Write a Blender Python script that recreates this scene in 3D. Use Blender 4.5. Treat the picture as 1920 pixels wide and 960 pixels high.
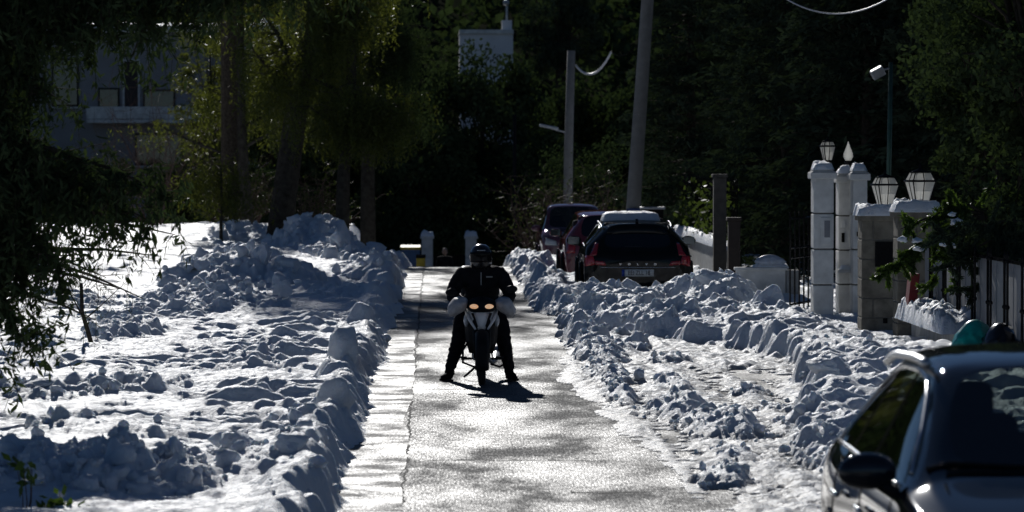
import bpy, bmesh, math, random
import numpy as np
from mathutils import Vector, Matrix
from mathutils.bvhtree import BVHTree

# ------------------------------------------------------------------ scene, camera, light
scene = bpy.context.scene
for o in list(bpy.data.objects):
    bpy.data.objects.remove(o)
col = scene.collection
PI = math.pi
FPX = 7200.0            # focal length in pixels of the 1920 px wide photograph
CAMH = 2.5
VPX, VPY = 815.0, 285.0  # where the street vanishes in the photograph

cam_data = bpy.data.cameras.new('camera')
cam = bpy.data.objects.new('camera', cam_data)
col.objects.link(cam)
cam_data.sensor_width = 36.0
cam_data.lens = FPX / 1920 * 36.0
cam_data.clip_start = 0.5
cam_data.clip_end = 3000
cam_data.dof.use_dof = True
cam_data.dof.focus_distance = 44.0
cam_data.dof.aperture_fstop = 4.5
cam.location = (0, 0, CAMH)
yaw = math.atan((960 - VPX) / FPX)
pitch = math.atan((480 - VPY) / FPX)
cam.rotation_euler = (PI / 2 - pitch, 0, -yaw)
scene.camera = cam

SUN_EL, SUN_AZ = math.radians(22.5), math.radians(-6.0)    # azimuth clockwise from +Y
sun_dir = Vector((math.sin(SUN_AZ) * math.cos(SUN_EL), math.cos(SUN_AZ) * math.cos(SUN_EL), math.sin(SUN_EL)))
world = bpy.data.worlds.new('World')
scene.world = world
world.use_nodes = True
wn = world.node_tree
sky = wn.nodes.new('ShaderNodeTexSky')
sky.sky_type = 'NISHITA'
sky.sun_disc = False
sky.sun_elevation = SUN_EL
sky.sun_rotation = SUN_AZ
sky.air_density = 0.6
sky.dust_density = 0.0
sky.ozone_density = 4.0
bgn = wn.nodes['Background']
bgn.inputs['Strength'].default_value = 0.05
wn.links.new(sky.outputs[0], bgn.inputs[0])
sl = bpy.data.lights.new('sun', 'SUN')
sl.energy = 5.0
sl.angle = math.radians(0.5)
sl.color = (1.0, 0.98, 0.95)
so = bpy.data.objects.new('sun', sl)
col.objects.link(so)
so.rotation_euler = sun_dir.to_track_quat('Z', 'Y').to_euler()
so.location = sun_dir * 100
vs = scene.view_settings
vs.view_transform = 'Standard'
vs.look = 'None'
vs.exposure = -0.68
vs.gamma = 1.0
vs.use_curve_mapping = False
scene.cycles.use_denoising = True
scene.cycles.max_bounces = 6
scene.cycles.diffuse_bounces = 3
scene.cycles.glossy_bounces = 3
scene.cycles.transparent_max_bounces = 12
scene.cycles.sample_clamp_indirect = 4.0

# ------------------------------------------------------------------ helpers
def sstep(a, b, x):
    t = np.clip((x - a) / (b - a), 0, 1)
    return t * t * (3 - 2 * t)

_perm = np.random.RandomState(7).permutation(512).astype(np.int64)
_ang = np.random.RandomState(8).rand(512) * 2 * PI
_gx, _gy = np.cos(_ang), np.sin(_ang)
def pn(x, y, seed=0):
    x = np.asarray(x, float); y = np.asarray(y, float)
    x, y = np.broadcast_arrays(x, y)
    xi = np.floor(x).astype(np.int64); yi = np.floor(y).astype(np.int64)
    xf = x - xi; yf = y - yi
    u = xf * xf * xf * (xf * (xf * 6 - 15) + 10); v = yf * yf * yf * (yf * (yf * 6 - 15) + 10)
    def g(ix, iy, fx, fy):
        h = _perm[(_perm[(ix + seed * 37) & 511] + iy) & 511]
        return _gx[h] * fx + _gy[h] * fy
    a = g(xi, yi, xf, yf); b = g(xi + 1, yi, xf - 1, yf)
    c = g(xi, yi + 1, xf, yf - 1); d = g(xi + 1, yi + 1, xf - 1, yf - 1)
    return 1.5 * ((a * (1 - u) + b * u) * (1 - v) + (c * (1 - u) + d * u) * v)
def fbm(x, y, oct=4, seed=0, gain=0.5):
    s = 0; a = 1.0
    for i in range(oct):
        s = s + a * pn(x * 2 ** i, y * 2 ** i, seed + i); a *= gain
    return s

def tag(o, label=None, cat=None, group=None, kind=None):
    if label: o['label'] = label
    if cat: o['category'] = cat
    if group: o['group'] = group
    if kind: o['kind'] = kind
    return o
def thing(name, label, cat, loc=(0, 0, 0), rz=0.0, group=None):
    o = bpy.data.objects.new(name, None)
    o.empty_display_size = 0.2
    col.objects.link(o)
    o.location = loc; o.rotation_euler = (0, 0, rz)
    return tag(o, label, cat, group)
def link(name, me, mat, parent=None, smooth=False):
    if mat is not None and not me.materials:
        me.materials.append(mat)
    if smooth:
        me.polygons.foreach_set('use_smooth', [True] * len(me.polygons))
    o = bpy.data.objects.new(name, me)
    col.objects.link(o)
    if parent is not None:
        o.parent = parent
    return o
def np_mesh(name, V, F):
    V = np.asarray(V, np.float32); F = np.asarray(F, np.int32)
    me = bpy.data.meshes.new(name)
    k = F.shape[1]
    me.vertices.add(len(V)); me.vertices.foreach_set('co', V.ravel())
    me.loops.add(F.size); me.loops.foreach_set('vertex_index', F.ravel())
    me.polygons.add(len(F))
    me.polygons.foreach_set('loop_start', np.arange(0, F.size, k, dtype=np.int32))
    me.polygons.foreach_set('loop_total', np.full(len(F), k, np.int32))
    me.update(calc_edges=True)
    return me
def copy_tree(o, parent=None):
    c = o.copy(); col.objects.link(c)
    c.parent = parent
    for ch in list(o.children):
        copy_tree(ch, c)
    return c

class MB:
    def __init__(s): s.v = []; s.f = []
    def add(s, vs, fs):
        n = len(s.v); s.v += [tuple(p) for p in vs]; s.f += [tuple(i + n for i in f) for f in fs]; return s
    def box(s, c, size, rot=None, taper=1.0):
        hx, hy, hz = [q / 2 for q in size]
        vs = []
        for z in (-1, 1):
            k = taper if z > 0 else 1.0
            for x, y in ((-1, -1), (1, -1), (1, 1), (-1, 1)):
                p = Vector((x * hx * k, y * hy * k, z * hz))
                if rot is not None: p = rot @ p
                vs.append(p + Vector(c))
        return s.add(vs, [(3, 2, 1, 0), (4, 5, 6, 7), (0, 1, 5, 4), (1, 2, 6, 5), (2, 3, 7, 6), (3, 0, 4, 7)])
    def tube(s, pts, radii, n=8, cap=True):
        pts = [Vector(p) for p in pts]
        if not hasattr(radii, '__len__'): radii = [radii] * len(pts)
        vs = []; up = Vector((0.13, 0.21, 1)).normalized(); a = None
        for i, p in enumerate(pts):
            t = (pts[min(i + 1, len(pts) - 1)] - pts[max(i - 1, 0)]).normalized()
            if a is None:
                a = t.cross(up)
                if a.length < 0.1: a = t.cross(Vector((1, 0, 0)))
            a = (a - t * a.dot(t)).normalized(); b = t.cross(a)
            for k in range(n):
                w = 2 * PI * k / n
                vs.append(p + (a * math.cos(w) + b * math.sin(w)) * radii[i])
        fs = []
        for i in range(len(pts) - 1):
            for k in range(n):
                fs.append((i * n + k, i * n + (k + 1) % n, (i + 1) * n + (k + 1) % n, (i + 1) * n + k))
        if cap:
            fs.append(tuple(range(n - 1, -1, -1))); m = (len(pts) - 1) * n
            fs.append(tuple(range(m, m + n)))
        return s.add(vs, fs)
    def lathe(s, prof, n=16, M=None, cap=True):
        vs = []
        for r, z in prof:
            for k in range(n):
                w = 2 * PI * k / n
                p = Vector((r * math.cos(w), r * math.sin(w), z))
                vs.append(M @ p if M is not None else p)
        fs = []
        for i in range(len(prof) - 1):
            for k in range(n):
                fs.append((i * n + k, i * n + (k + 1) % n, (i + 1) * n + (k + 1) % n, (i + 1) * n + k))
        if cap:
            fs.append(tuple(range(n - 1, -1, -1))); m = (len(prof) - 1) * n
            fs.append(tuple(range(m, m + n)))
        return s.add(vs, fs)
    def ball(s, c, r, n=14, m=9):
        if not hasattr(r, '__len__'): r = (r, r, r)
        prof = [(max(1e-4, math.sin(PI * i / m)), -math.cos(PI * i / m)) for i in range(m + 1)]
        M = Matrix.Translation(Vector(c)) @ Matrix.Diagonal((r[0], r[1], r[2], 1))
        return s.lathe(prof, n, M, cap=False)
    def build(s, name, mat, parent=None, smooth=False, bevel=0.0):
        me = bpy.data.meshes.new(name)
        me.from_pydata(s.v, [], s.f); me.update()
        o = link(name, me, mat, parent, smooth)
        if bevel:
            m = o.modifiers.new('bevel', 'BEVEL'); m.width = bevel; m.segments = 2; m.limit_method = 'ANGLE'
        return o

def rotm(x=0, y=0, z=0):
    from mathutils import Euler
    return Euler((x, y, z)).to_matrix()

def rock_mesh(seed, sub=2, rough=0.28):
    rs = random.Random(seed)
    bm = bmesh.new(); bmesh.ops.create_icosphere(bm, subdivisions=sub, radius=1.0)
    # clip with random planes for a broken, faceted clod
    planes = [(Vector((rs.uniform(-1, 1), rs.uniform(-1, 1), rs.uniform(-1, 1))).normalized(), rs.uniform(0.55, 0.9)) for _ in range(9)]
    off = rs.uniform(0, 50)
    for v in bm.verts:
        p = v.co.copy()
        for n, d in planes:
            k = p.dot(n)
            if k > d: p -= n * (k - d) * 0.9
        q = float(fbm(p.x * 2 + off, p.y * 2 + p.z * 1.7, 3, seed))
        v.co = p * (1 + rough * q)
    return bm

# ------------------------------------------------------------------ materials
def new_mat(name):
    m = bpy.data.materials.new(name); m.use_nodes = True
    nt = m.node_tree
    return m, nt, nt.nodes['Principled BSDF']
def coords(nt, kind='pos'):
    if kind == 'pos':
        return nt.nodes.new('ShaderNodeNewGeometry').outputs['Position']
    return nt.nodes.new('ShaderNodeTexCoord').outputs['Object']
def noise(nt, vec, scale, detail=4, rough=0.55):
    n = nt.nodes.new('ShaderNodeTexNoise'); n.inputs['Scale'].default_value = scale
    n.inputs['Detail'].default_value = detail; n.inputs['Roughness'].default_value = rough
    nt.links.new(vec, n.inputs['Vector']); return n.outputs['Fac']
def ramp(nt, fac, stops):
    r = nt.nodes.new('ShaderNodeValToRGB'); e = r.color_ramp.elements
    while len(e) < len(stops): e.new(0.5)
    for k, (p, c) in enumerate(stops):
        e[k].position = p; e[k].color = (c[0], c[1], c[2], 1) if hasattr(c, '__len__') else (c, c, c, 1)
    nt.links.new(fac, r.inputs['Fac']); return r.outputs['Color']
def bump(nt, bs, h, strength=0.4, dist=0.02):
    b = nt.nodes.new('ShaderNodeBump'); b.inputs['Strength'].default_value = strength; b.inputs['Distance'].default_value = dist
    nt.links.new(h, b.inputs['Height']); nt.links.new(b.outputs[0], bs.inputs['Normal']); return b
def mix(nt, fac, a, b):
    m = nt.nodes.new('ShaderNodeMix'); m.data_type = 'RGBA'
    for sock, val in ((m.inputs[0], fac), (m.inputs[6], a), (m.inputs[7], b)):
        if hasattr(val, 'links'): nt.links.new(val, sock)
        elif hasattr(val, '__len__'): sock.default_value = (*val[:3], 1)
        else: sock.default_value = val
    return m.outputs[2]
def mth(nt, op, a, b=None, c=None):
    m = nt.nodes.new('ShaderNodeMath'); m.operation = op
    for i, val in enumerate((a, b, c)):
        if val is None: continue
        if hasattr(val, 'links'): nt.links.new(val, m.inputs[i])
        else: m.inputs[i].default_value = val
    return m.outputs[0]

def simple(name, color, rough=0.6, metal=0.0, var=0.25, nscale=8.0, bmp=0.0, coat=0.0, spec=0.5, kind='obj', bscale=None):
    m, nt, bs = new_mat(name)
    v = coords(nt, kind)
    f = noise(nt, v, nscale, 5)
    lo = [c * (1 - var) for c in color]; hi = [min(1, c * (1 + var)) for c in color]
    nt.links.new(ramp(nt, f, [(0.3, lo), (0.7, hi)]), bs.inputs['Base Color'])
    bs.inputs['Roughness'].default_value = rough; bs.inputs['Metallic'].default_value = metal
    bs.inputs['Specular IOR Level'].default_value = spec
    if coat:
        bs.inputs['Coat Weight'].default_value = coat; bs.inputs['Coat Roughness'].default_value = 0.04
    if bmp:
        bump(nt, bs, noise(nt, v, bscale or nscale * 4, 4), bmp, 0.02)
    return m

SSS = 0.6
def mat_snow(name, dirt=0.25):
    m, nt, bs = new_mat(name)
    v = coords(nt)
    d1 = noise(nt, v, 1.3, 5, 0.6); d2 = noise(nt, v, 9.0, 4, 0.7)
    f = mth(nt, 'MULTIPLY', ramp(nt, d1, [(0.42, 0.0), (0.72, 1.0)]), ramp(nt, d2, [(0.4, 0.0), (0.75, 1.0)]))
    f = mth(nt, 'MULTIPLY', f, dirt)
    at = nt.nodes.new('ShaderNodeAttribute'); at.attribute_name = 'slush'
    sl_ = mth(nt, 'MULTIPLY', at.outputs['Fac'], ramp(nt, noise(nt, v, 14, 5, 0.75), [(0.36, 0.25), (0.62, 1.0)]))
    f = mth(nt, 'MAXIMUM', f, mth(nt, 'MULTIPLY', sl_, 0.85))
    nt.links.new(mix(nt, f, (0.78, 0.82, 0.88), (0.30, 0.27, 0.23)), bs.inputs['Base Color'])
    bs.inputs['Roughness'].default_value = 0.55
    bs.inputs['Specular IOR Level'].default_value = 0.28
    h = mth(nt, 'ADD', mth(nt, 'MULTIPLY', noise(nt, v, 11, 4, 0.6), 2.0), mth(nt, 'ADD', noise(nt, v, 34, 5, 0.7), mth(nt, 'MULTIPLY', noise(nt, v, 110, 3, 0.6), 0.4)))
    bump(nt, bs, h, 0.75, 0.032)
    bs.inputs['Subsurface Weight'].default_value = SSS
    bs.inputs['Subsurface Radius'].default_value = (0.7, 0.85, 1.0)
    bs.inputs['Subsurface Scale'].default_value = 0.03
    return m
M = {}
M['snow'] = mat_snow('snow', 0.22)
M['snow_dirty'] = mat_snow('snow_grey', 0.75)
M['snow_clean'] = mat_snow('snow_clean', 0.05)

def mat_asphalt():
    m, nt, bs = new_mat('wet_asphalt')
    v = coords(nt)
    sep = nt.nodes.new('ShaderNodeSeparateXYZ'); nt.links.new(v, sep.inputs[0])
    X, Y = sep.outputs[0], sep.outputs[1]
    big = noise(nt, v, 0.55, 4, 0.6)
    grain = noise(nt, v, 60, 3, 0.75)
    c = mix(nt, ramp(nt, grain, [(0.35, 0), (0.65, 1)]), (0.028, 0.028, 0.03), (0.075, 0.075, 0.075))
    # cracks: one along the gutter line, some across
    wob = mth(nt, 'MULTIPLY', mth(nt, 'SUBTRACT', noise(nt, v, 1.6, 5, 0.65), 0.5), 0.16)
    a = mth(nt, 'ABSOLUTE', mth(nt, 'SUBTRACT', X, mth(nt, 'ADD', wob, -0.235)))
    cr = mth(nt, 'LESS_THAN', a, 0.011)
    wob2 = mth(nt, 'MULTIPLY', mth(nt, 'SUBTRACT', noise(nt, v, 1.1, 5, 0.7), 0.5), 1.1)
    for y0, x0, x1, w in ((31.1, -0.3, 1.55, 0.035), (40.4, -0.4, 0.35, 0.03), (52.0, -0.3, 1.4, 0.05), (28.2, 1.0, 1.6, 0.05), (46.5, 0.5, 1.5, 0.04)):
        b = mth(nt, 'ABSOLUTE', mth(nt, 'SUBTRACT', Y, mth(nt, 'ADD', wob2, y0)))
        k = mth(nt, 'MULTIPLY', mth(nt, 'LESS_THAN', b, w), mth(nt, 'MULTIPLY', mth(nt, 'GREATER_THAN', X, x0), mth(nt, 'LESS_THAN', X, x1)))
        cr = mth(nt, 'MAXIMUM', cr, k)
    nt.links.new(mix(nt, cr, c, (0.008, 0.008, 0.008)), bs.inputs['Base Color'])
    ms = nt.nodes.new('ShaderNodeMapping'); ms.inputs['Scale'].default_value = (1.0, 0.10, 1.0); nt.links.new(v, ms.inputs[0])
    wear = noise(nt, ms.outputs[0], 60, 3, 0.75)     # aggregate dragged out along the wheel tracks
    # wetness: film of melt water, drier where the surface stands proud
    mp = nt.nodes.new('ShaderNodeMapping'); mp.inputs['Scale'].default_value = (1.0, 0.35, 1.0); nt.links.new(v, mp.inputs[0])
    wet = noise(nt, mp.outputs[0], 1.1, 5, 0.6)
    r = ramp(nt, wet, [(0.38, 0.95), (0.48, 0.70), (0.62, 0.55)])
    r = mth(nt, 'ADD', r, mth(nt, 'MULTIPLY', mth(nt, 'SUBTRACT', wear, 0.5), 1.15))
    r = mth(nt, 'MAXIMUM', r, mth(nt, 'MULTIPLY', cr, 0.95))
    r = mth(nt, 'MINIMUM', mth(nt, 'MAXIMUM', r, 0.3), 1.0)
    nt.links.new(r, bs.inputs['Roughness'])
    bs.inputs['Specular IOR Level'].default_value = 0.5
    h = mth(nt, 'SUBTRACT', mth(nt, 'ADD', grain, mth(nt, 'MULTIPLY', wear, 1.6)), mth(nt, 'MULTIPLY', cr, 2.0))
    bump(nt, bs, h, 0.45, 0.014)
    return m
M['asphalt'] = mat_asphalt()
def mat_gutter():
    m, nt, bs = new_mat('wet_concrete')
    v = coords(nt)
    ms = nt.nodes.new('ShaderNodeMapping'); ms.inputs['Scale'].default_value = (1.0, 0.25, 1.0); nt.links.new(v, ms.inputs[0])
    g = noise(nt, ms.outputs[0], 70, 4, 0.75)
    nt.links.new(ramp(nt, g, [(0.3, (0.08, 0.08, 0.08)), (0.7, (0.16, 0.155, 0.15))]), bs.inputs['Base Color'])
    nt.links.new(mth(nt, 'ADD', mth(nt, 'MULTIPLY', mth(nt, 'SUBTRACT', g, 0.5), 1.1), ramp(nt, noise(nt, v, 1.7, 4), [(0.38, 0.88), (0.5, 0.66), (0.62, 0.56)])), bs.inputs['Roughness'])
    bump(nt, bs, g, 0.4, 0.01)
    return m
M['gutter'] = mat_gutter()
def mat_ground():
    m, nt, bs = new_mat('ground')
    v = coords(nt)
    sep = nt.nodes.new('ShaderNodeSeparateXYZ'); nt.links.new(v, sep.inputs[0])
    far = mth(nt, 'ADD', sep.outputs[1], mth(nt, 'MULTIPLY', noise(nt, v, 0.15, 4), 12))
    f = mth(nt, 'MULTIPLY', mth(nt, 'GREATER_THAN', far, 134), 1.0)
    near = mth(nt, 'LESS_THAN', far, 16)
    f = mth(nt, 'MAXIMUM', f, mth(nt, 'MULTIPLY', near, mth(nt, 'GREATER_THAN', noise(nt, v, 0.12, 5, 0.6), 0.40)))  # dark patches added to unseen ground around the camera, dimming reflections and bounce
    patch = ramp(nt, noise(nt, v, 0.3, 6, 0.65), [(0.4, (0.02, 0.025, 0.015)), (0.7, (0.04, 0.04, 0.03))])
    nt.links.new(mix(nt, f, (0.7, 0.72, 0.75), patch), bs.inputs['Base Color'])
    bs.inputs['Roughness'].default_value = 0.95; bs.inputs['Specular IOR Level'].default_value = 0.0
    return m
M['ground'] = mat_ground()

def mat_leaf(name, c, tr, trans=0.35, rough=0.45, spec=0.12):
    m, nt, bs = new_mat(name)
    v = coords(nt, 'pos')
    f = noise(nt, v, 2.2, 3)
    lo = [x * 0.6 for x in c]; hi = [x * 1.5 for x in c]
    nt.links.new(ramp(nt, f, [(0.3, lo), (0.7, hi)]), bs.inputs['Base Color'])
    bs.inputs['Roughness'].default_value = rough; bs.inputs['Specular IOR Level'].default_value = spec
    t = nt.nodes.new('ShaderNodeBsdfTranslucent')
    nt.links.new(ramp(nt, f, [(0.3, [x * 0.7 for x in tr]), (0.7, [x * 1.3 for x in tr])]), t.inputs[0])
    mx = nt.nodes.new('ShaderNodeMixShader'); mx.inputs[0].default_value = trans
    nt.links.new(bs.outputs[0], mx.inputs[1]); nt.links.new(t.outputs[0], mx.inputs[2])
    nt.links.new(mx.outputs[0], nt.nodes['Material Output'].inputs[0])
    return m
M['leaf_olive'] = mat_leaf('leaf_olive', (0.045, 0.06, 0.02), (0.13, 0.15, 0.02), 0.42)
M['leaf_dark'] = mat_leaf('leaf_dark', (0.048, 0.068, 0.034), (0.045, 0.07, 0.018), 0.22, 0.45, 0.0)
M['needle'] = mat_leaf('needle', (0.045, 0.062, 0.042), (0.04, 0.06, 0.02), 0.12, 0.5, 0.0)
M['leaf_ivy'] = mat_leaf('leaf_ivy', (0.04, 0.06, 0.02), (0.09, 0.13, 0.02), 0.3)
M['bark'] = simple('bark', (0.06, 0.05, 0.04), 0.9, spec=0.03, var=0.45, nscale=14, bmp=0.6)
M['bark_pale'] = simple('bark_pale', (0.055, 0.05, 0.042), 0.9, spec=0.0, var=0.4, nscale=7, bmp=0.5)
M['twig'] = simple('twig', (0.12, 0.075, 0.06), 0.6, spec=0.15, var=0.3, nscale=20)
M['concrete'] = simple('concrete', (0.30, 0.30, 0.29), 0.85, var=0.25, nscale=5, bmp=0.3)
M['concrete_pole'] = simple('concrete_pole', (0.19, 0.185, 0.175), 0.8, var=0.2, nscale=4, bmp=0.25)
M['white_render'] = simple('white_render', (0.64, 0.64, 0.62), 0.85, var=0.22, nscale=4, bmp=0.25)
M['stone'] = simple('limestone', (0.18, 0.165, 0.135), 0.9, spec=0.1, var=0.4, nscale=5, bmp=0.5)
M['mortar'] = simple('mortar', (0.18, 0.17, 0.15), 0.95, var=0.2, nscale=20)
M['iron'] = simple('black_iron', (0.012, 0.012, 0.013), 0.6, var=0.3, nscale=30, spec=0.0, coat=0.15)
M['steel_sheet'] = simple('grey_sheet_metal', (0.22, 0.23, 0.25), 0.55, metal=0.2, var=0.15, nscale=3)
M['green_metal'] = simple('green_painted_steel', (0.04, 0.09, 0.07), 0.4, metal=0.4, var=0.2)
M['grey_metal'] = simple('grey_metal', (0.4, 0.41, 0.42), 0.45, metal=0.6, var=0.15)
M['lamp_glass'] = None
def mat_lampglass():
    m, nt, bs = new_mat('frosted_lamp_glass')
    bs.inputs['Base Color'].default_value = (0.75, 0.75, 0.72, 1); bs.inputs['Roughness'].default_value = 0.4
    f = noise(nt, coords(nt, 'obj'), 12, 3)
    nt.links.new(ramp(nt, f, [(0.3, (0.6, 0.6, 0.56)), (0.7, (0.78, 0.78, 0.75))]), bs.inputs['Base Color'])
    t = nt.nodes.new('ShaderNodeBsdfTranslucent'); t.inputs[0].default_value = (0.95, 0.95, 0.9, 1)
    mx = nt.nodes.new('ShaderNodeMixShader'); mx.inputs[0].default_value = 0.5
    nt.links.new(bs.outputs[0], mx.inputs[1]); nt.links.new(t.outputs[0], mx.inputs[2])
    tp = nt.nodes.new('ShaderNodeBsdfTransparent'); m2 = nt.nodes.new('ShaderNodeMixShader'); m2.inputs[0].default_value = 0.35
    nt.links.new(mx.outputs[0], m2.inputs[1]); nt.links.new(tp.outputs[0], m2.inputs[2])
    nt.links.new(m2.outputs[0], nt.nodes['Material Output'].inputs[0])
    return m
M['lamp_glass'] = mat_lampglass()
def mat_paint(name, c, metal=0.0, rough=0.6, coat=1.0):
    return simple(name, c, rough, metal=0.0, var=0.08, nscale=3, coat=coat, spec=0.0)
M['paint_black'] = mat_paint('black_car_paint', (0.008, 0.009, 0.010), 0.0, 0.5, 0.35)
M['paint_graphite'] = mat_paint('graphite_car_paint', (0.014, 0.017, 0.023), 0.0, 0.5)
M['paint_red'] = mat_paint('dark_red_car_paint', (0.16, 0.035, 0.05), 0.3)
M['paint_plum'] = mat_paint('plum_car_paint', (0.13, 0.05, 0.075), 0.3)
M['trim'] = simple('black_trim', (0.012, 0.012, 0.012), 0.6, var=0.2, nscale=20, spec=0.0, coat=0.3)
M['rubber'] = simple('rubber', (0.018, 0.018, 0.018), 0.85, var=0.3, nscale=30, bmp=0.2)
M['chrome'] = simple('bright_metal_trim', (0.75, 0.76, 0.78), 0.18, metal=1.0, var=0.05)
M['alloy'] = simple('alloy', (0.45, 0.46, 0.48), 0.3, metal=0.9, var=0.1)
M['red_lens'] = simple('red_lens', (0.35, 0.015, 0.02), 0.15, var=0.2, nscale=25, coat=1.0)
M['clear_lens'] = simple('clear_lens', (0.55, 0.56, 0.58), 0.12, var=0.2, nscale=25, coat=1.0)
M['plate'] = simple('number_plate_white', (0.75, 0.75, 0.73), 0.4, var=0.05)
M['plate_blue'] = simple('number_plate_blue', (0.02, 0.06, 0.35), 0.4, var=0.1)
M['seat'] = simple('seat_fabric', (0.02, 0.02, 0.022), 0.8, var=0.3, nscale=25, bmp=0.2)
def mat_carglass(name, tint):
    m, nt, bs = new_mat(name)
    nt.nodes.remove(bs)
    tr = nt.nodes.new('ShaderNodeBsdfTransparent'); gl = nt.nodes.new('ShaderNodeBsdfGlossy')
    f = noise(nt, coords(nt, 'obj'), 5, 3)
    nt.links.new(ramp(nt, f, [(0.3, [t * 0.92 for t in tint]), (0.7, tint)]), tr.inputs[0])
    gl.inputs['Roughness'].default_value = 0.02
    gl.inputs[0].default_value = (1, 1, 1, 1)
    ge = nt.nodes.new('ShaderNodeNewGeometry'); dt = nt.nodes.new('ShaderNodeVectorMath'); dt.operation = 'DOT_PRODUCT'
    nt.links.new(ge.outputs['Incoming'], dt.inputs[0]); nt.links.new(ge.outputs['Normal'], dt.inputs[1])
    k = mth(nt, 'POWER', mth(nt, 'SUBTRACT', 1.0, mth(nt, 'ABSOLUTE', dt.outputs['Value'])), 5.0)   # Schlick reflectance of a thin pane
    fr = mth(nt, 'ADD', mth(nt, 'MULTIPLY', k, 0.92), 0.07)
    mx = nt.nodes.new('ShaderNodeMixShader')
    nt.links.new(fr, mx.inputs[0]); nt.links.new(tr.outputs[0], mx.inputs[1]); nt.links.new(gl.outputs[0], mx.inputs[2])
    nt.links.new(mx.outputs[0], nt.nodes['Material Output'].inputs[0])
    return m
M['glass'] = mat_carglass('car_glass', (0.42, 0.47, 0.46))
M['glass_dark'] = mat_carglass('tinted_glass', (0.10, 0.11, 0.11))

# ------------------------------------------------------------------ terrain
def G(x, d):
    """ground height: the street tips over a crest at 77 m; a wooded hill rises behind"""
    x = np.asarray(x, float); d = np.asarray(d, float)
    drop = -0.0011 * np.clip(d - 77, 0, 51) ** 2
    w = sstep(-2.8, -1.2, x) + 0.0 * d
    w = np.maximum(w, sstep(124, 140, d))
    hill = 0.17 * np.clip(d - 150, 0, 260) + 1.2 * fbm(x * 0.02, d * 0.02, 3, 3) * sstep(140, 200, d)
    return drop * w + hill
def gz(x, d): return float(G(x, d))
def px(x, y, d):
    """a point at distance d that stands at pixel (x, y) of the photograph"""
    return Vector(((x - VPX) * d / FPX, d, CAMH - (y - VPY) * d / FPX))

xs = np.concatenate([np.linspace(-420, -20, 50), np.linspace(-18, 18, 60), np.linspace(20, 420, 50)])
ds = np.concatenate([np.linspace(-300, 10, 20), np.linspace(12, 160, 120), np.linspace(164, 700, 70)])
XX, DD = np.meshgrid(xs, ds)
ZZ = G(XX, DD) - 0.08
def grid_faces(nr, nc):
    i = np.arange(nr * nc).reshape(nr, nc)
    return np.stack([i[:-1, :-1].ravel(), i[:-1, 1:].ravel(), i[1:, 1:].ravel(), i[1:, :-1].ravel()], 1)
me = np_mesh('ground', np.stack([XX.ravel(), DD.ravel(), ZZ.ravel()], 1), grid_faces(*XX.shape))
tag(link('ground', me, M['ground'], smooth=True), kind='structure')
xs = np.linspace(-1.6, 5.6, 30); ds = np.arange(12, 134, 0.8)
XX, DD = np.meshgrid(xs, ds)
me = np_mesh('road', np.stack([XX.ravel(), DD.ravel(), G(np.maximum(XX, -1.2), DD).ravel()], 1), grid_faces(*XX.shape))
tag(link('road', me, M['asphalt'], smooth=True), kind='structure')
def gutter_x(d): return -0.25 + 0.05 * pn(d * 0.35, 3.3, 5) + 0.025 * pn(d * 1.1, 1.3, 6)
cols = []
for d in ds:
    e = float(gutter_x(d)); z = gz(0, d) + 0.005
    cols.append([(-1.6, d, z), (-0.9, d, z), (e - 0.004, d, z)])
cols = np.array(cols)
me = np_mesh('gutter', cols.reshape(-1, 3), grid_faces(len(ds), 3))
tag(link('gutter', me, M['gutter'], smooth=True), kind='structure')

# ------------------------------------------------------------------ snow
rng = np.random.RandomState(11)
def ledge(d):
    return -0.66 + 0.09 * pn(d * 0.33, 0.5, 1) + 0.07 * pn(d * 1.1, 4.5, 2) + 0.03 * pn(d * 4, 9.5, 3)
_rd = [20, 27, 30, 33, 37, 42, 45, 50, 55, 58, 61, 66, 75, 85, 95, 140]
_rx = [1.95, 1.8, 1.72, 1.62, 1.48, 1.27, 1.38, 1.62, 1.85, 1.75, 1.58, 1.6, 1.68, 1.74, 1.8, 1.9]
def redge(d): return np.interp(d, _rd, _rx) + 0.06 * pn(d * 0.9, 7.7, 4) + 0.03 * pn(d * 3, 2.2, 5)
_bd = [18, 27, 32, 35, 38, 41, 44, 46.5, 49, 51, 54, 57, 60, 66, 75, 85, 140]
_bx = [4.3, 3.2, 3.15, 3.25, 3.62, 3.95, 4.2, 4.1, 3.7, 2.8, 2.1, 1.95, 1.72, 1.68, 1.75, 1.8, 1.95]
def rbank(d): return np.interp(d, _bd, _bx) + 0.28 * pn(d * 0.8, 5.1, 6) + 0.10 * pn(d * 2.6, 8.1, 7)

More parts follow.
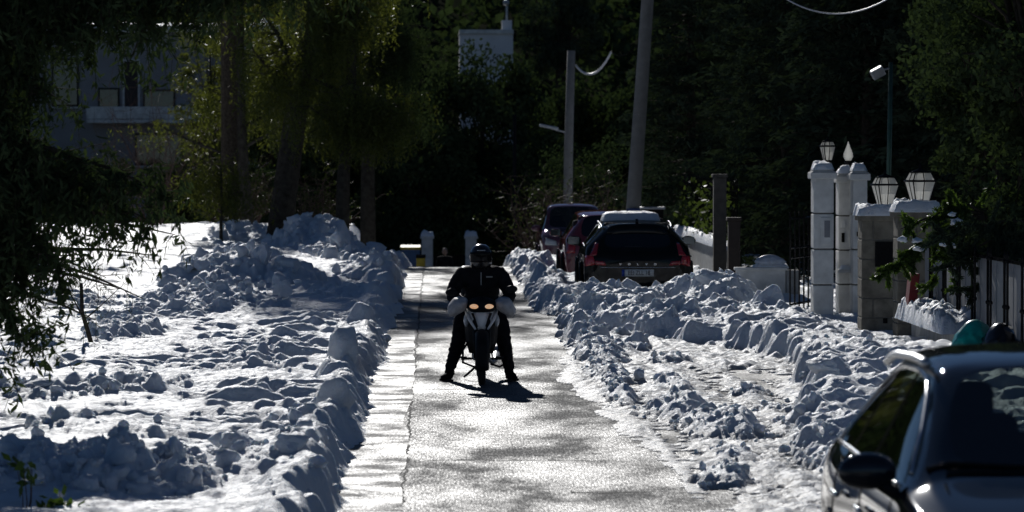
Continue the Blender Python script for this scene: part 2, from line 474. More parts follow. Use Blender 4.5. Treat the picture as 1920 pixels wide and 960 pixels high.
# piles: x, d, half-width x, half-depth, height, lumpiness
LP = [(-3.5, 68, 1.45, 3.6, 0.72, 1), (-2.6, 67, 0.7, 2.5, 0.36, 1), (-3.4, 57.5, 1.35, 2.6, 0.32, 1), (-3.9, 48.5, 0.55, 2.0, 0.24, 1),
      (-3.0, 96, 1.25, 4.5, 0.90, 1), (-2.5, 98, 0.55, 3.0, 0.40, 1), (-5.2, 104, 1.5, 5, 0.42, 1), (-4.0, 108, 0.8, 4, 0.55, 1), (-2.0, 87, 1.0, 4.0, 0.30, 1),
      (-1.25, 74, 0.6, 6.5, 0.22, 0.9), (-3.6, 37.3, 0.85, 1.1, 0.16, 1), (-2.9, 38, 0.5, 1.0, 0.10, 1), (-2.55, 27.4, 1.1, 1.4, 0.15, 0.9), (-2.0, 27.2, 0.5, 1.3, 0.12, 0.8),
      (-1.55, 52.5, 0.75, 2.0, 0.20, 0.05), (-1.9, 43.0, 0.5, 2.2, 0.10, 0.2), (-1.1, 33, 0.5, 2.5, 0.10, 0.2), (-1.2, 28.5, 0.55, 2.0, 0.10, 0.5),
      (-2.6, 31.5, 0.9, 1.2, 0.10, 0.15), (-1.6, 36.5, 0.7, 0.9, 0.12, 0.05), (-1.5, 62, 0.8, 2.6, 0.10, 0.3), (-5.6, 58, 0.8, 3, 0.3, 1)]
RP = [(2.55, 55.0, 0.9, 2.2, 0.50, 1), (2.9, 58, 0.7, 2.0, 0.22, 1), (4.3, 57.5, 0.85, 2.4, 0.62, 0.55), (3.6, 58.5, 0.8, 1.8, 0.25, 0.8), (5.0, 56, 0.6, 2.0, 0.30, 0.5),
      (2.0, 66, 0.5, 7.0, 0.22, 1), (2.05, 79, 0.5, 7, 0.20, 1), (2.0, 60, 0.45, 2.0, 0.25, 1), (3.1, 52.2, 0.8, 1.4, 0.16, 0.7), (4.6, 51.5, 1.1, 1.8, 0.18, 0.35),
      (5.3, 46, 0.9, 3.5, 0.14, 0.08), (4.5, 42, 0.5, 2.4, 0.10, 0.1),
      (1.98, 50.5, 0.32, 2.6, 0.26, 1), (1.97, 46, 0.28, 2.4, 0.22, 1), (1.93, 42, 0.26, 2.0, 0.18, 1), (1.86, 38.6, 0.22, 1.5, 0.17, 1),
      (2.3, 36.2, 0.36, 1.6, 0.22, 1), (2.6, 34.2, 0.42, 1.5, 0.22, 1), (2.2, 29.0, 0.24, 1.0, 0.18, 1), (2.45, 31.0, 0.2, 0.7, 0.08, 0.8), (2.55, 40.3, 0.2, 0.7, 0.15, 1), (2.75, 45.5, 0.4, 0.9, 0.12, 1),
      (3.15, 39.2, 0.2, 0.5, 0.10, 1), (3.3, 36.8, 0.25, 0.35, 0.07, 1), (3.2, 29.5, 0.3, 3, 0.10, 0.9), (2.3, 48.0, 0.35, 0.8, 0.10, 0.9), (1.85, 92, 0.5, 4, 0.3, 1)]
CARS = [(2.87, 17.4, 1.15, 2.9), (3.45, 65.9, 1.05, 2.6), (3.35, 76, 1.0, 2.4), (3.1, 103, 1.1, 2.8)]

def piles(x, d, P, seed):
    h = np.zeros_like(x); L = np.zeros_like(x)
    wx = x + 0.16 * pn(x * 1.9, d * 0.8, seed) + 0.07 * pn(x * 5, d * 3, seed + 1)
    wd = d + 0.5 * pn(x * 1.4, d * 0.7, seed + 2)
    for (cx, cd, rx, rd, hh, lm) in P:
        hh = hh * 0.66
        r = np.sqrt(((wx - cx) / rx) ** 2 + ((wd - cd) / rd) ** 2)
        k = 1 - sstep(0.25, 1.0, r)
        h = np.maximum(h, hh * k * (1 + 0.25 * pn(x * 2.2, d * 1.1, seed + 3)))
        L = np.maximum(L, lm * (1 - sstep(0.75, 1.12, r)))
    return h, L
def flat_relief(x, d, s):
    a = fbm(x * 0.9, d * 1.2, 3, 20 + s)
    b = np.abs(fbm(x * 1.3 + 0.5 * a, d * 2.3, 3, 30 + s))
    c = fbm(x * 3.2, d * 4.8, 3, 40 + s)
    trod = sstep(-0.25, 0.35, fbm(x * 0.35, d * 0.22, 2, 50 + s))
    e = np.abs(fbm(x * 1.3 + 0.4 * a, d * 1.1, 2, 55 + s))
    return 0.06 * a + trod * (0.13 * b - 0.04) + 0.022 * c * (0.35 + trod) - 0.09 * np.clip(0.22 - e, 0, 1) / 0.22 * trod
def hl(x, d):
    t = ledge(d) - x + 0.05 * fbm(x * 5, d * 3.5, 3, 66)
    p, L = piles(x, d, LP, 60)
    bn = 0.5 + 0.5 * np.clip(pn(x * 0.2, d * 0.55, 70) * 1.4, -1, 1)
    berm = np.exp(-((t - 0.26) / 0.20) ** 2) * (0.02 + 0.17 * bn)
    L = np.maximum(L, np.exp(-((t - 0.14) / 0.20) ** 2) * (0.04 + 0.45 * bn))
    L = np.maximum(L, np.exp(-((t - 0.06) / 0.12) ** 2) * 0.45)
    rise = sstep(0.0, 0.26 + 0.12 * pn(x * 3, d * 2, 71), t)
    base = 0.20 + 0.05 * pn(x * 0.3, d * 0.12, 72)
    z = (base + berm + p + flat_relief(x, d, 0)) * rise - 0.06 * (1 - sstep(-0.10, 0.02, t))
    film = 0.008 * sstep(-0.12, 0.0, t + 0.14 * pn(x * 0.8, d * 0.45, 73)) - 0.004
    z = np.maximum(z, np.where(t > -0.5, film - 0.03 * sstep(-0.02, -0.5, -(-t)) * 0, -0.05))
    z = np.where(film + 0.004 < 0.0035, np.where(t < 0, -0.05, z), z)
    return z, L * sstep(-0.05, 0.05, t)
def hr(x, d):
    t = x - redge(d); tb = x - rbank(d) + 0.07 * fbm(x * 5, d * 4, 3, 67)
    p, L = piles(x, d, RP, 80)
    rise = sstep(0.0, 0.24 + 0.12 * pn(x * 3, d * 2, 91), tb)
    base = np.interp(d, [20, 34, 38, 48, 54, 140], [0.16, 0.2, 0.33, 0.3, 0.2, 0.16]) + 0.05 * pn(x * 0.5, d * 0.3, 92)
    bank = (base + flat_relief(x, d, 3)) * rise
    L = np.maximum(L, np.exp(-((tb - 0.15) / 0.25) ** 2) * 0.15)
    L = np.where((x > 2.9) & (d < 36), np.maximum(L, np.exp(-((tb - 0.12) / 0.2) ** 2)), L)
    sl = fbm(x * 1.1, d * 0.5, 4, 93)
    film = 0.034 + 0.026 * sl + 0.014 * fbm(x * 6, d * 5, 3, 94) - 0.05 * np.exp(-((x - 3.5) / 0.5) ** 2 - ((d - 42.3) / 1.3) ** 2)
    rut = sum(np.exp(-((x - c_ - 0.08 * pn(d * 0.15, c_, 96)) / 0.11) ** 2) for c_ in (2.05, 2.95, 3.45))
    film = film + (0.05 * np.abs(fbm(x * 3.2, d * 1.6, 3, 97)) - 0.01) * sstep(0.1, 0.6, t) - 0.03 * rut * (d < 44)
    tr = np.exp(-((x - 2.72) / 0.2) ** 2) * sstep(38, 35, d)
    film = film + tr * (0.010 * np.sign(np.sin(x * 2 * PI / 0.055)) * (np.sin(d * 2 * PI / 0.22) > -0.3) + 0.004)
    film = film * sstep(-0.05, 0.45, t + 0.12 * pn(x * 2, d * 0.7, 95)) - 0.004
    z = np.maximum(film, 0) + bank + p * sstep(-0.1, 0.1, t)
    z = z * (1 - 0.6 * sstep(4.7, 5.3, x) * sstep(43, 46, d) * (1 - sstep(60, 63, d)))
    z = np.where((z < 0.004), -0.05, z)
    clear = np.zeros_like(x)
    for cx, cd, hx, hd in CARS:
        clear = np.maximum(clear, (1 - sstep(hx, hx + 0.35, np.abs(x - cx))) * (1 - sstep(hd, hd + 0.5, np.abs(d - cd))))
    z = z * (1 - clear) + 0.04 * clear
    drive = sstep(5.3, 5.8, x) * 0
    return z, L * (1 - clear) * sstep(-0.05, 0.08, t)

def stamp(xs, ds, Z, L, N, box, rs, rmin, rmax, power=2.2):
    x0, x1, d0, d1 = box
    cx = rs.uniform(x0, x1, N); cd = rs.uniform(d0, d1, N)
    ix = np.clip(np.searchsorted(xs, cx), 0, len(xs) - 1); iy = np.clip(np.searchsorted(ds, cd), 0, len(ds) - 1)
    keep = rs.rand(N) < L[iy, ix]
    cx, cd, ix, iy = cx[keep], cd[keep], ix[keep], iy[keep]
    n = len(cx)
    R = rmin * (rmax / rmin) ** (rs.rand(n) ** power)
    R = R[np.argsort(-R)]; Z0 = Z.copy()
    for k in range(n):
        r = R[k]; c, s = math.cos(a := rs.uniform(0, PI)), math.sin(a)
        el = rs.uniform(0.6, 1.0); p = rs.uniform(2.0, 5.0); hh = r * rs.uniform(0.4, 1.0)
        i0, i1 = np.searchsorted(xs, (cx[k] - r * 1.2, cx[k] + r * 1.2)); j0, j1 = np.searchsorted(ds, (cd[k] - r * 1.2, cd[k] + r * 1.2))
        if i1 - i0 < 2 or j1 - j0 < 2: continue
        dx = xs[None, i0:i1] - cx[k]; dy = ds[j0:j1, None] - cd[k]
        u = (dx * c + dy * s) / r; v = (-dx * s + dy * c) / (r * el)
        side = np.full(np.broadcast(u, v).shape, 9.0)
        a0 = rs.uniform(0, PI)
        nf = rs.randint(4, 7)
        for f in range(nf):                      # broken, many-sided lump with leaning faces
            w = a0 + f * 2 * PI / nf + rs.uniform(-0.35, 0.35)
            side = np.minimum(side, (rs.uniform(0.72, 1.0) - (u * math.cos(w) + v * math.sin(w))) * rs.uniform(1.2, 3.5))
        zc = Z0[iy[k], ix[k]]
        cap = 1.0 + (rs.uniform(-.55, .55) * u + rs.uniform(-.55, .55) * v) - 0.22 * (u * u + v * v)
        sh = np.minimum(side, cap)
        top = zc - 0.15 * hh + hh * 1.1 * sh
        blk = Z[j0:j1, i0:i1]
        Z[j0:j1, i0:i1] = np.where(sh > 0.0, np.maximum(blk, top), blk)

def snow_sheet(name, xs, ds, hf, boxes, mat, seed):
    X, D = np.meshgrid(xs, ds)
    Z, L = hf(X, D)
    rs = np.random.RandomState(seed)
    for N, box, r0, r1 in boxes:
        stamp(xs, ds, Z, L, N, box, rs, r0, r1)
    for _ in range(1):                            # half-melted, slumped edges
        Zs = Z.copy()
        Zs[1:-1, 1:-1] = 0.36 * Z[1:-1, 1:-1] + 0.12 * (Z[:-2, 1:-1] + Z[2:, 1:-1] + Z[1:-1, :-2] + Z[1:-1, 2:]) + 0.04 * (Z[:-2, :-2] + Z[2:, 2:] + Z[:-2, 2:] + Z[2:, :-2])
        Z = np.where(Z > 0.03, Zs, Z)
    up = Z > 0.03
    Z = Z + up * (0.5 + 0.8 * L) * (0.024 * fbm(X * 6, D * 6, 4, seed, 0.6) + 0.009 * pn(X * 27, D * 18, seed + 5))
    W = Z + G(X, D)
    me = np_mesh(name, np.stack([X.ravel(), D.ravel(), W.ravel()], 1), grid_faces(*X.shape))
    sl = np.clip(1 - (Z - 0.03) / 0.06, 0, 1) * (X > 0.5) + 0.0 * Z
    at = me.attributes.new('slush', 'FLOAT', 'POINT'); at.data.foreach_set('value', sl.ravel().astype(np.float32))
    o = link(name, me, mat, smooth=True)
    tag(o, kind='structure')
    return X, D, Z, L
ds = np.concatenate([np.arange(22, 62, 0.042), np.arange(62, 100, 0.085), np.arange(100, 140, 0.25)])
lx = np.concatenate([np.arange(-16, -5.2, 0.16), np.arange(-5.2, -0.05, 0.029)])
LS = snow_sheet('snow_verge_left', lx, ds, hl,
                [(500, (-5.2, -0.4, 24, 62), 0.13, 0.26), (5500, (-5.2, -0.4, 24, 62), 0.05, 0.13), (9000, (-5.2, -0.4, 24, 62), 0.025, 0.06), (700, (-7, -0.4, 62, 112), 0.16, 0.36), (6000, (-7, -0.4, 62, 112), 0.07, 0.16)], M['snow'], 5)
rx_ = np.concatenate([np.arange(0.9, 6.6, 0.029), np.arange(6.6, 12, 0.16)])
RS = snow_sheet('snow_verge_right', rx_, ds, hr,
                [(8000, (1.2, 3.3, 24, 48), 0.022, 0.07), (3000, (3.0, 6.0, 24, 48), 0.03, 0.11), (350, (1.2, 6.0, 48, 62), 0.12, 0.26), (4500, (1.2, 6.0, 48, 62), 0.035, 0.12), (3000, (1.3, 4.0, 62, 100), 0.06, 0.2)], M['snow'], 6)

def scatter_clods(name, S, xs, ds, N, rmin, rmax, seed, mat, nvar=6, sub=2, box=None):
    X, D, Z, L = S
    rs = np.random.RandomState(seed)
    tv = []; tf = None
    for k in range(nvar):
        bm = rock_mesh(seed * 10 + k, sub, 0.35); bm.verts.ensure_lookup_table()
        tv.append(np.array([v.co[:] for v in bm.verts])); tf = np.array([[v.index for v in f.verts] for f in bm.faces]); bm.free()
    x0, x1, d0, d1 = box
    cx = rs.uniform(x0, x1, N); cd = d0 + (d1 - d0) * rs.rand(N) ** 1.3
    ix = np.clip(np.searchsorted(xs, cx), 0, len(xs) - 1); iy = np.clip(np.searchsorted(ds, cd), 0, len(ds) - 1)
    keep = rs.rand(N) < np.clip(L[iy, ix], 0, 1) * 0.8 + 0.005
    cx, cd, ix, iy = cx[keep], cd[keep], ix[keep], iy[keep]
    zz = np.maximum(Z[iy, ix], 0) + G(cx, cd)
    ok = Z[iy, ix] > 0.006
    cx, cd, zz = cx[ok], cd[ok], zz[ok]
    V = []; F = []; n = 0
    for k in range(len(cx)):
        r = rmin * (rmax / rmin) ** (rs.rand() ** 2.2)
        t = tv[rs.randint(nvar)]
        q = np.array(Matrix.Rotation(rs.uniform(0, 6.28), 3, 'Z') @ Matrix.Rotation(rs.uniform(-1.5, 1.5), 3, 'X'))
        v = (t * (r * rs.uniform(0.7, 1.3, 3))) @ q.T + np.array([cx[k], cd[k], zz[k] + r * rs.uniform(-0.2, 0.45)])
        V.append(v); F.append(tf + n); n += len(v)
    me = np_mesh(name, np.concatenate(V), np.concatenate(F))
    return link(name, me, mat, smooth=True)
o = scatter_clods('snow_clods', LS, lx, ds, 8000, 0.012, 0.075, 3, M['snow'], box=(-5.2, -0.55, 25, 62))
tag(o, 'loose broken snow clods on the left roadside banks', 'snow clods', kind='stuff')
o = scatter_clods('snow_clods', RS, rx_, ds, 10000, 0.010, 0.055, 4, M['snow'], box=(1.3, 5.8, 26, 62))
tag(o, 'loose broken snow clods on the right roadside banks', 'snow clods', kind='stuff')
o = scatter_clods('snow_clods', LS, lx, ds, 2500, 0.06, 0.2, 13, M['snow'], box=(-6, -0.55, 62, 108))
tag(o, 'far heap of snow clods left of the crest', 'snow clods', kind='stuff')
o = scatter_clods('snow_clods', LS, lx, ds, 500, 0.03, 0.11, 23, M['snow_dirty'], box=(-3.6, -1.4, 25.8, 29.2))
tag(o, 'grey dirty snow clods heaped in the near left corner', 'snow clods', kind='stuff')
def snow_z(x, d):
    S, xs = (LS, lx) if x < 0.5 else (RS, rx_)
    i = int(np.clip(np.searchsorted(xs, x), 0, len(xs) - 1)); j = int(np.clip(np.searchsorted(ds, d), 0, len(ds) - 1))
    return max(0.0, float(S[2][j, i])) + gz(x, d)

def snow_block(loc, size, rz, tilt, label, seed, group='large snow blocks on the banks'):
    bm = rock_mesh(seed, 3, 0.22)
    for v in bm.verts: v.co = Vector((v.co.x * size[0], v.co.y * size[1], v.co.z * size[2]))
    me = bpy.data.meshes.new('snow_block'); bm.to_mesh(me); bm.free()
    o = link('snow_block', me, M['snow'], smooth=True)
    o.location = loc; o.rotation_euler = (tilt[0], tilt[1], rz)
    tag(o, label, 'snow block', group)
def sb(pxx, pyy, d, size, label, seed, rz=0.3, tilt=(0.1, 0.1)):
    p = px(pxx, pyy, d)
    snow_block((p.x, p.y, max(p.z, snow_z(p.x, d) + size[2] * 0.2)), size, rz, tilt, label, seed)
sb(640, 655, 40.0, (0.17, 0.25, 0.26), 'tall snow block standing on the left bank edge, level with the scooter', 301)
sb(635, 790, 33.5, (0.16, 0.22, 0.20), 'upright snow block on the left bank edge, below the scooter in view', 302, 0.8)
sb(495, 475, 66.5, (0.13, 0.16, 0.24), 'pointed snow block on top of the tallest left heap', 303, 0.2, (0.1, 0.25))
sb(470, 470, 67, (0.10, 0.12, 0.2), 'narrow snow block beside the pointed one on the left heap', 304, 0.9)
sb(530, 540, 57, (0.16, 0.1, 0.15), 'sharp tilted snow slab on the right end of the middle left heap', 305, 0.1, (0.1, 0.6))
sb(330, 900, 27.6, (0.085, 0.1, 0.14), 'egg-shaped snow lump standing on the near left heap', 306, 0.4)
sb(275, 895, 27.4, (0.07, 0.08, 0.10), 'small pointed snow lump left of the egg-shaped one', 307, 1.1)
sb(85, 740, 37, (0.2, 0.16, 0.05), 'flat oval snow slab lying on the left heap near the frame edge', 308, 0.1, (0.1, -0.15))
sb(545, 915, 27.8, (0.12, 0.14, 0.10), 'rounded snow lump on the near left bank beside the road', 309, 0.1)
sb(1545, 770, 37.2, (0.17, 0.15, 0.09), 'smooth snow lump on the right bank near the parked graphite car', 310, 0.1)
sb(1200, 720, 41.5, (0.075, 0.08, 0.07), 'small lone snow ball lying on the slush right of the scooter', 311)
sb(1340, 540, 57, (0.3, 0.25, 0.15), 'big smooth snow lump on the heap behind the black estate car', 312, 0.2, (0.1, 0.3))

# ------------------------------------------------------------------ street walls, pillars, fences
def block(name, parent, c, size, mat, bevel=0.012, rot=None, taper=1.0):
    return MB().box(c, size, rot, taper).build(name, mat, parent, bevel=bevel)
def snow_cap(parent, c, size, seed, name='snow_cap', mat=None, rough=0.45):
    """thick rounded snow lying on something"""
    nx, ny = max(6, int(size[0] / 0.035)), max(6, int(size[1] / 0.035))
    nx, ny = min(nx, 60), min(ny, 90)
    u = np.linspace(-1, 1, nx); v = np.linspace(-1, 1, ny)
    U, Vv = np.meshgrid(u, v)
    e = np.clip(1 - np.maximum(np.abs(U) ** 6, np.abs(Vv) ** 6), 0, 1) ** 0.4
    h = size[2] * e * (1 + rough * fbm((U * size[0] + c[0]) * 3, (Vv * size[1] + c[1]) * 3, 3, seed))
    jx = 1 + 0.10 * pn(Vv * size[1] * 3, U * 0 + seed, seed)
    Vt = np.stack([(c[0] + U * size[0] / 2 * jx).ravel(), (c[1] + Vv * size[1] / 2).ravel(), (c[2] + np.maximum(h, 0) - 0.01 * (e <= 0)).ravel()], 1)
    bot = Vt.copy(); bot[:, 2] = c[2] - 0.012
    F = grid_faces(ny, nx); n = len(Vt)
    i = np.arange(n).reshape(ny, nx)
    ring = np.concatenate([i[0, :], i[1:, -1], i[-1, -2::-1], i[-2:0:-1, 0]])
    R = np.stack([ring, np.roll(ring, -1), np.roll(ring, -1) + n, ring + n], 1)[:, ::-1]
    me = np_mesh(name, np.concatenate([Vt, bot]), np.concatenate([F, F[:, ::-1] + n, R]))
    return link(name, me, mat or M['snow_clean'], parent, smooth=True)

def white_pillar(loc, w, dep, h, label, courses=4, extras=None):
    t = thing('white_gate_pillar', label, 'pillar', loc, 0, 'white rendered gate pillars')
    MB().box((0, 0, h / 2 - 0.1), (w - 0.05, dep - 0.05, h + 0.2)).build('core', M['mortar'], t)
    ch = h / courses
    for k in range(courses):
        block('course', t, (0, 0, k * ch + ch / 2), (w, dep, ch - 0.022), M['white_render'], 0.012)
    block('cap', t, (0, 0, h + 0.03), (w + 0.09, dep + 0.09, 0.10), M['white_render'], 0.015)
    c2 = block('cap_top', t, (0, 0, h + 0.115), (w + 0.05, dep + 0.05, 0.06), M['white_render'], 0.01, taper=0.6)
    snow_cap(t, (0, 0, h + 0.13), (w + 0.02, dep + 0.02, 0.09), int(w * 1000) + int(h * 77))
    return t
P1_ = px(1543, 600, 57.0)
t = white_pillar((P1_.x, 57.0, 0), 0.30, 0.42, 2.12, 'tall white pillar with square letter plate, leftmost of the white gate pillars')
lp = block('letter_plate', t, (0.03, -0.222, 1.33), (0.17, 0.025, 0.40), M['white_render'], 0.008)
block('letter_slot', lp, (0.05, -0.238, 1.36), (0.085, 0.01, 0.25), M['steel_sheet'], 0.003)
def text_mesh(s, size, mat, name, parent, loc, rot=(PI / 2, 0, 0), extrude=0.002, align='CENTER', sx=1.0, sp=1.0):
    cu = bpy.data.curves.new('t', 'FONT'); cu.body = s; cu.size = size; cu.extrude = extrude; cu.align_x = align; cu.align_y = 'CENTER'; cu.space_character = sp
    o = bpy.data.objects.new('t', cu); col.objects.link(o)
    dg = bpy.context.evaluated_depsgraph_get()
    me = bpy.data.meshes.new_from_object(o.evaluated_get(dg))
    bpy.data.objects.remove(o)
    me.materials.clear()
    q = link(name, me, mat, parent); q.location = loc; q.rotation_euler = rot; q.scale = (sx, 1, 1)
    return q
P2_ = px(1579, 600, 58.0)
t = white_pillar((P2_.x, 57.6, 0), 0.215, 0.42, 2.06, 'slim white pillar with bell panel, middle of the white gate pillars')
block('bell_panel', t, (-0.04, -0.222, 1.42), (0.06, 0.02, 0.11), M['plate'], 0.004)
block('intercom', t, (-0.04, -0.222, 1.22), (0.045, 0.02, 0.14), M['iron'], 0.004)
bx_ = block('ledge', t, (0.04, -0.30, 0.72), (0.34, 0.18, 0.05), M['white_render'], 0.01)
snow_cap(t, (0.04, -0.30, 0.75), (0.30, 0.16, 0.05), 61)
P3_ = px(1608, 600, 57.4)
t = white_pillar((P3_.x, 57.2, 0), 0.215, 0.5, 2.1, 'white pillar behind the stone pillars, rightmost of the white gate pillars')
block('bracket', t, (0.0, -0.27, 1.28), (0.10, 0.06, 0.07), M['iron'], 0.004)

def stone_pillar(loc, w, dep, h, label, rows=6):
    t = thing('stone_gate_pillar', label, 'pillar', loc, 0, 'stone gate pillars')
    MB().box((0, 0, h / 2 - 0.15), (w - 0.03, dep - 0.03, h + 0.3)).build('mortar_core', M['mortar'], t)
    rs = random.Random(int(loc[0] * 100))
    ch = h / rows
    for k in range(rows):
        z = k * ch + ch / 2
        a = rs.uniform(0.32, 0.68) if k % 2 else 1.0
        if a == 1.0:
            block('stone', t, (0, 0, z), (w + rs.uniform(-.006, .006), dep, ch - 0.014), M['stone'], 0.01)
        else:
            wa = w * a
            block('stone', t, (-w / 2 + wa / 2 - 0.003, 0, z), (wa - 0.012, dep + 0.004, ch - 0.014), M['stone'], 0.01)
            block('stone', t, (w / 2 - (w - wa) / 2 + 0.003, 0, z), (w - wa - 0.012, dep + 0.002, ch - 0.014), M['stone'], 0.01)
    block('coping', t, (0, 0, h + 0.03), (w + 0.08, dep + 0.08, 0.08), M['stone'], 0.015)
    snow_cap(t, (0, 0, h + 0.07), (w + 0.12, dep + 0.12, 0.13), int(h * 100))
    return t
S1 = px(1644, 600, 52.0)
t = stone_pillar((S1.x, 52.0, 0), 0.44, 0.5, 1.58, 'limestone pillar with dark plaque and thick snow cap beside the white pillars')
block('plaque', t, (0.08, -0.262, 1.12), (0.24, 0.025, 0.34), M['iron'], 0.004)
block('drain_spout', t, (0.10, -0.258, 0.22), (0.06, 0.03, 0.07), M['iron'], 0.004)
S2 = px(1718, 600, 50.0)
t = stone_pillar((S2.x, 50.0, 0), 0.52, 0.5, 1.66, 'limestone pillar half hidden by the conifer bough, nearest the railing')

def lantern(loc, w, h, label, pole=0.18, spike=False):
    t = thing('gate_lantern', label, 'lantern', loc, 0.25, 'lanterns on the gate pillars')
    MB().lathe([(0.07, -0.02), (0.06, 0.01), (0.022, 0.03), (0.022, pole * 0.6), (0.05, pole * 0.75), (0.03, pole), (w * 0.3, pole + 0.015), (w * 0.3, pole + 0.025)], 10).build('stem', M['iron'], t, True)
    b = w * 0.30; tp = w * 0.5; hz = h * 0.62
    g = MB().lathe([(b * 1.3, pole + 0.025), (tp * 1.35, pole + 0.025 + hz), ], 4, Matrix.Rotation(PI / 4, 4, 'Z')).build('glass', M['lamp_glass'], t)
    MB().lathe([(tp * 1.3, pole + 0.05 + hz), (tp * 0.95, pole + h * 0.93)], 4, Matrix.Rotation(PI / 4, 4, 'Z')).build('upper_glass', M['lamp_glass'], t)
    fr = MB()
    for k in range(4):
        w_ = PI / 2 * k + PI / 4
        c, s = math.cos(w_), math.sin(w_)
        fr.tube([(b * 1.3 * c, b * 1.3 * s, pole + 0.02), (tp * 1.37 * c, tp * 1.37 * s, pole + 0.03 + hz), (tp * 0.97 * c, tp * 0.97 * s, pole + h * 0.94)], 0.009, 5)
        c2, s2 = math.cos(w_ + PI / 2), math.sin(w_ + PI / 2)
        mid0 = ((b * 0.66) * (c + c2), (b * 0.66) * (s + s2)); mid1 = (tp * 0.69 * (c + c2), tp * 0.69 * (s + s2)); mid2 = (tp * 0.49 * (c + c2), tp * 0.49 * (s + s2))
        fr.tube([(mid0[0], mid0[1], pole + 0.02), (mid1[0], mid1[1], pole + 0.03 + hz), (mid2[0], mid2[1], pole + h * 0.94)], 0.007, 5)
        fr.tube([(tp * 1.4 * c, tp * 1.4 * s, pole + 0.036 + hz), (tp * 1.4 * c2, tp * 1.4 * s2, pole + 0.036 + hz)], 0.013, 5)
    fr.build('frame', M['iron'], t, True)
    r = MB().lathe([(tp * 1.0, pole + h * 0.935), (tp * 0.75, pole + h * 0.98), (tp * 0.2, pole + h * 1.04), (0.012, pole + h * 1.08), (0.02, pole + h * 1.12), (0.004, pole + h * 1.2)], 8).build('roof_cap', M['iron'], t, True)
    return t
lantern((px(1661, 400, 52).x, 52, 1.66), 0.30, 0.42, 'iron lantern with frosted panes on the plaque pillar', 0.10)
lantern((px(1727, 400, 50).x, 50, 1.74), 0.32, 0.46, 'iron lantern with frosted panes standing nearest the conifer, rightmost lantern', 0.06)
lantern((px(1553, 320, 59.5).x, 59.5, 2.30), 0.20, 0.33, 'small iron lantern above the leftmost white pillar', 0.05)
MBp = MB().tube([(px(1553, 320, 59.5).x, 59.5, -0.1), (px(1553, 320, 59.5).x, 59.5, 2.31)], 0.03, 8).build('lantern_post', M['iron'], None, True)
tag(MBp, 'thin iron post carrying the small lantern behind the white pillars', 'post')
q = px(1597, 330, 57.5)
t = thing('spike_lamp', 'pale pointed glass lamp on a dark baluster beside the white pillars', 'lantern', (q.x, 57.9, 0))
MB().lathe([(0.05, 0), (0.05, 2.12), (0.075, 2.14), (0.03, 2.18), (0.06, 2.25), (0.03, 2.31), (0.07, 2.35), (0.05, 2.37)], 10).build('baluster', M['iron'], t, True)
MB().lathe([(0.045, 2.37), (0.075, 2.43), (0.07, 2.48), (0.03, 2.58), (0.004, 2.66)], 10).build('glass_spike', M['lamp_glass'], t, True)

# floodlight mast behind the gate
q = px(1662, 340, 62)
t = thing('floodlight_mast', 'tall thin green mast with a small floodlight behind the lanterns', 'floodlight', (q.x, 62, 0))
MB().tube([(0, 0, 0), (0.06, 0, 2.5), (0.08, 0, 3.95)], [0.05, 0.042, 0.036], 8).build('mast', M['green_metal'], t, True)
MB().tube([(0.08, 0, 3.86), (-0.08, -0.05, 3.82)], 0.018, 6).build('arm', M['grey_metal'], t)
block('lamp_head', t, (-0.14, -0.06, 3.78), (0.22, 0.12, 0.16), M['grey_metal'], 0.02, rotm(0.3, -0.5, 0))

# low wall with railing on the right, nearest part
RX = 6.28
t = thing('railing_fence', 'black railing with grey metal sheets on a low wall beside the stone pillar', 'fence', (RX, 44, 0))
wl = block('low_wall', t, (0, 0.3, 0.12), (0.24, 10.4, 0.54), M['concrete'], 0.015)
y = -4.6
rs = random.Random(4)
for k in range(8):
    y0 = -4.7 + k * 1.27
    block('sheet_panel', t, (0.05, y0 + 0.62, 0.86), (0.012, 1.2, 0.84), M['steel_sheet'], 0.003)
    for dy in (0.0, 0.22):
        MB().tube([(-0.02, y0 + dy, 0.36), (-0.02, y0 + dy, 1.36), (-0.02, y0 + dy, 1.42)], [0.016, 0.016, 0.004], 6).ball((-0.02, y0 + dy, 0.80), 0.028, 8, 5).ball((-0.02, y0 + dy, 1.30), 0.026, 8, 5).build('bar', M['iron'], t)
for z in (0.44, 1.30):
    MB().box((0.02, 0.3, z), (0.03, 10.2, 0.035)).build('rail', M['iron'], t)
sc_ = snow_cap(None, (RX - 0.12, 46.9, 0.385), (0.52, 4.6, 0.22), 77, 'snow_ledge')
tag(sc_, 'thick snow drape lying along the low wall beside the trash bags', 'snow')
MB_ = MB().box((0, 0, 0.28), (0.11, 0.34, 0.55), rotm(0, 0.10, 0)).build('red_panel', simple('red_cloth', (0.17, 0.008, 0.012), 0.6), None, bevel=0.006)
MB_.location = (px(1712, 560, 48.3).x, 48.3, 0.42)
tag(MB_, 'narrow dark red panel hanging between stone pillar and railing', 'panel')

# trash bags
def bag(loc, size, mat, label, seed):
    rs_ = random.Random(seed)
    bm = bmesh.new(); bmesh.ops.create_icosphere(bm, subdivisions=4, radius=1.0)
    for v in bm.verts:
        p = v.co
        a = math.atan2(p.y, p.x)
        pleat = abs(float(pn(a * 3.5 + 10, p.z * 1.2, seed))) * 0.22 + 0.10 * float(fbm(p.x * 2.5 + seed, p.y * 2.5 + p.z * 2, 3, seed))
        k = 1 - pleat * (0.5 + 0.5 * max(0, p.z + 0.3))
        z = max(p.z, -0.62)
        neck = max(0.0, p.z - 0.72) * 1.0
        v.co = Vector((p.x * k * size[0], p.y * k * size[1], (z + neck) * size[2]))
    me = bpy.data.meshes.new('trash_bag'); bm.to_mesh(me); bm.free()
    o = link('trash_bag', me, mat, smooth=True); o.location = (loc[0], loc[1], loc[2] + 0.62 * size[2])
    tag(o, label, 'trash bag', 'trash bags on the low wall')
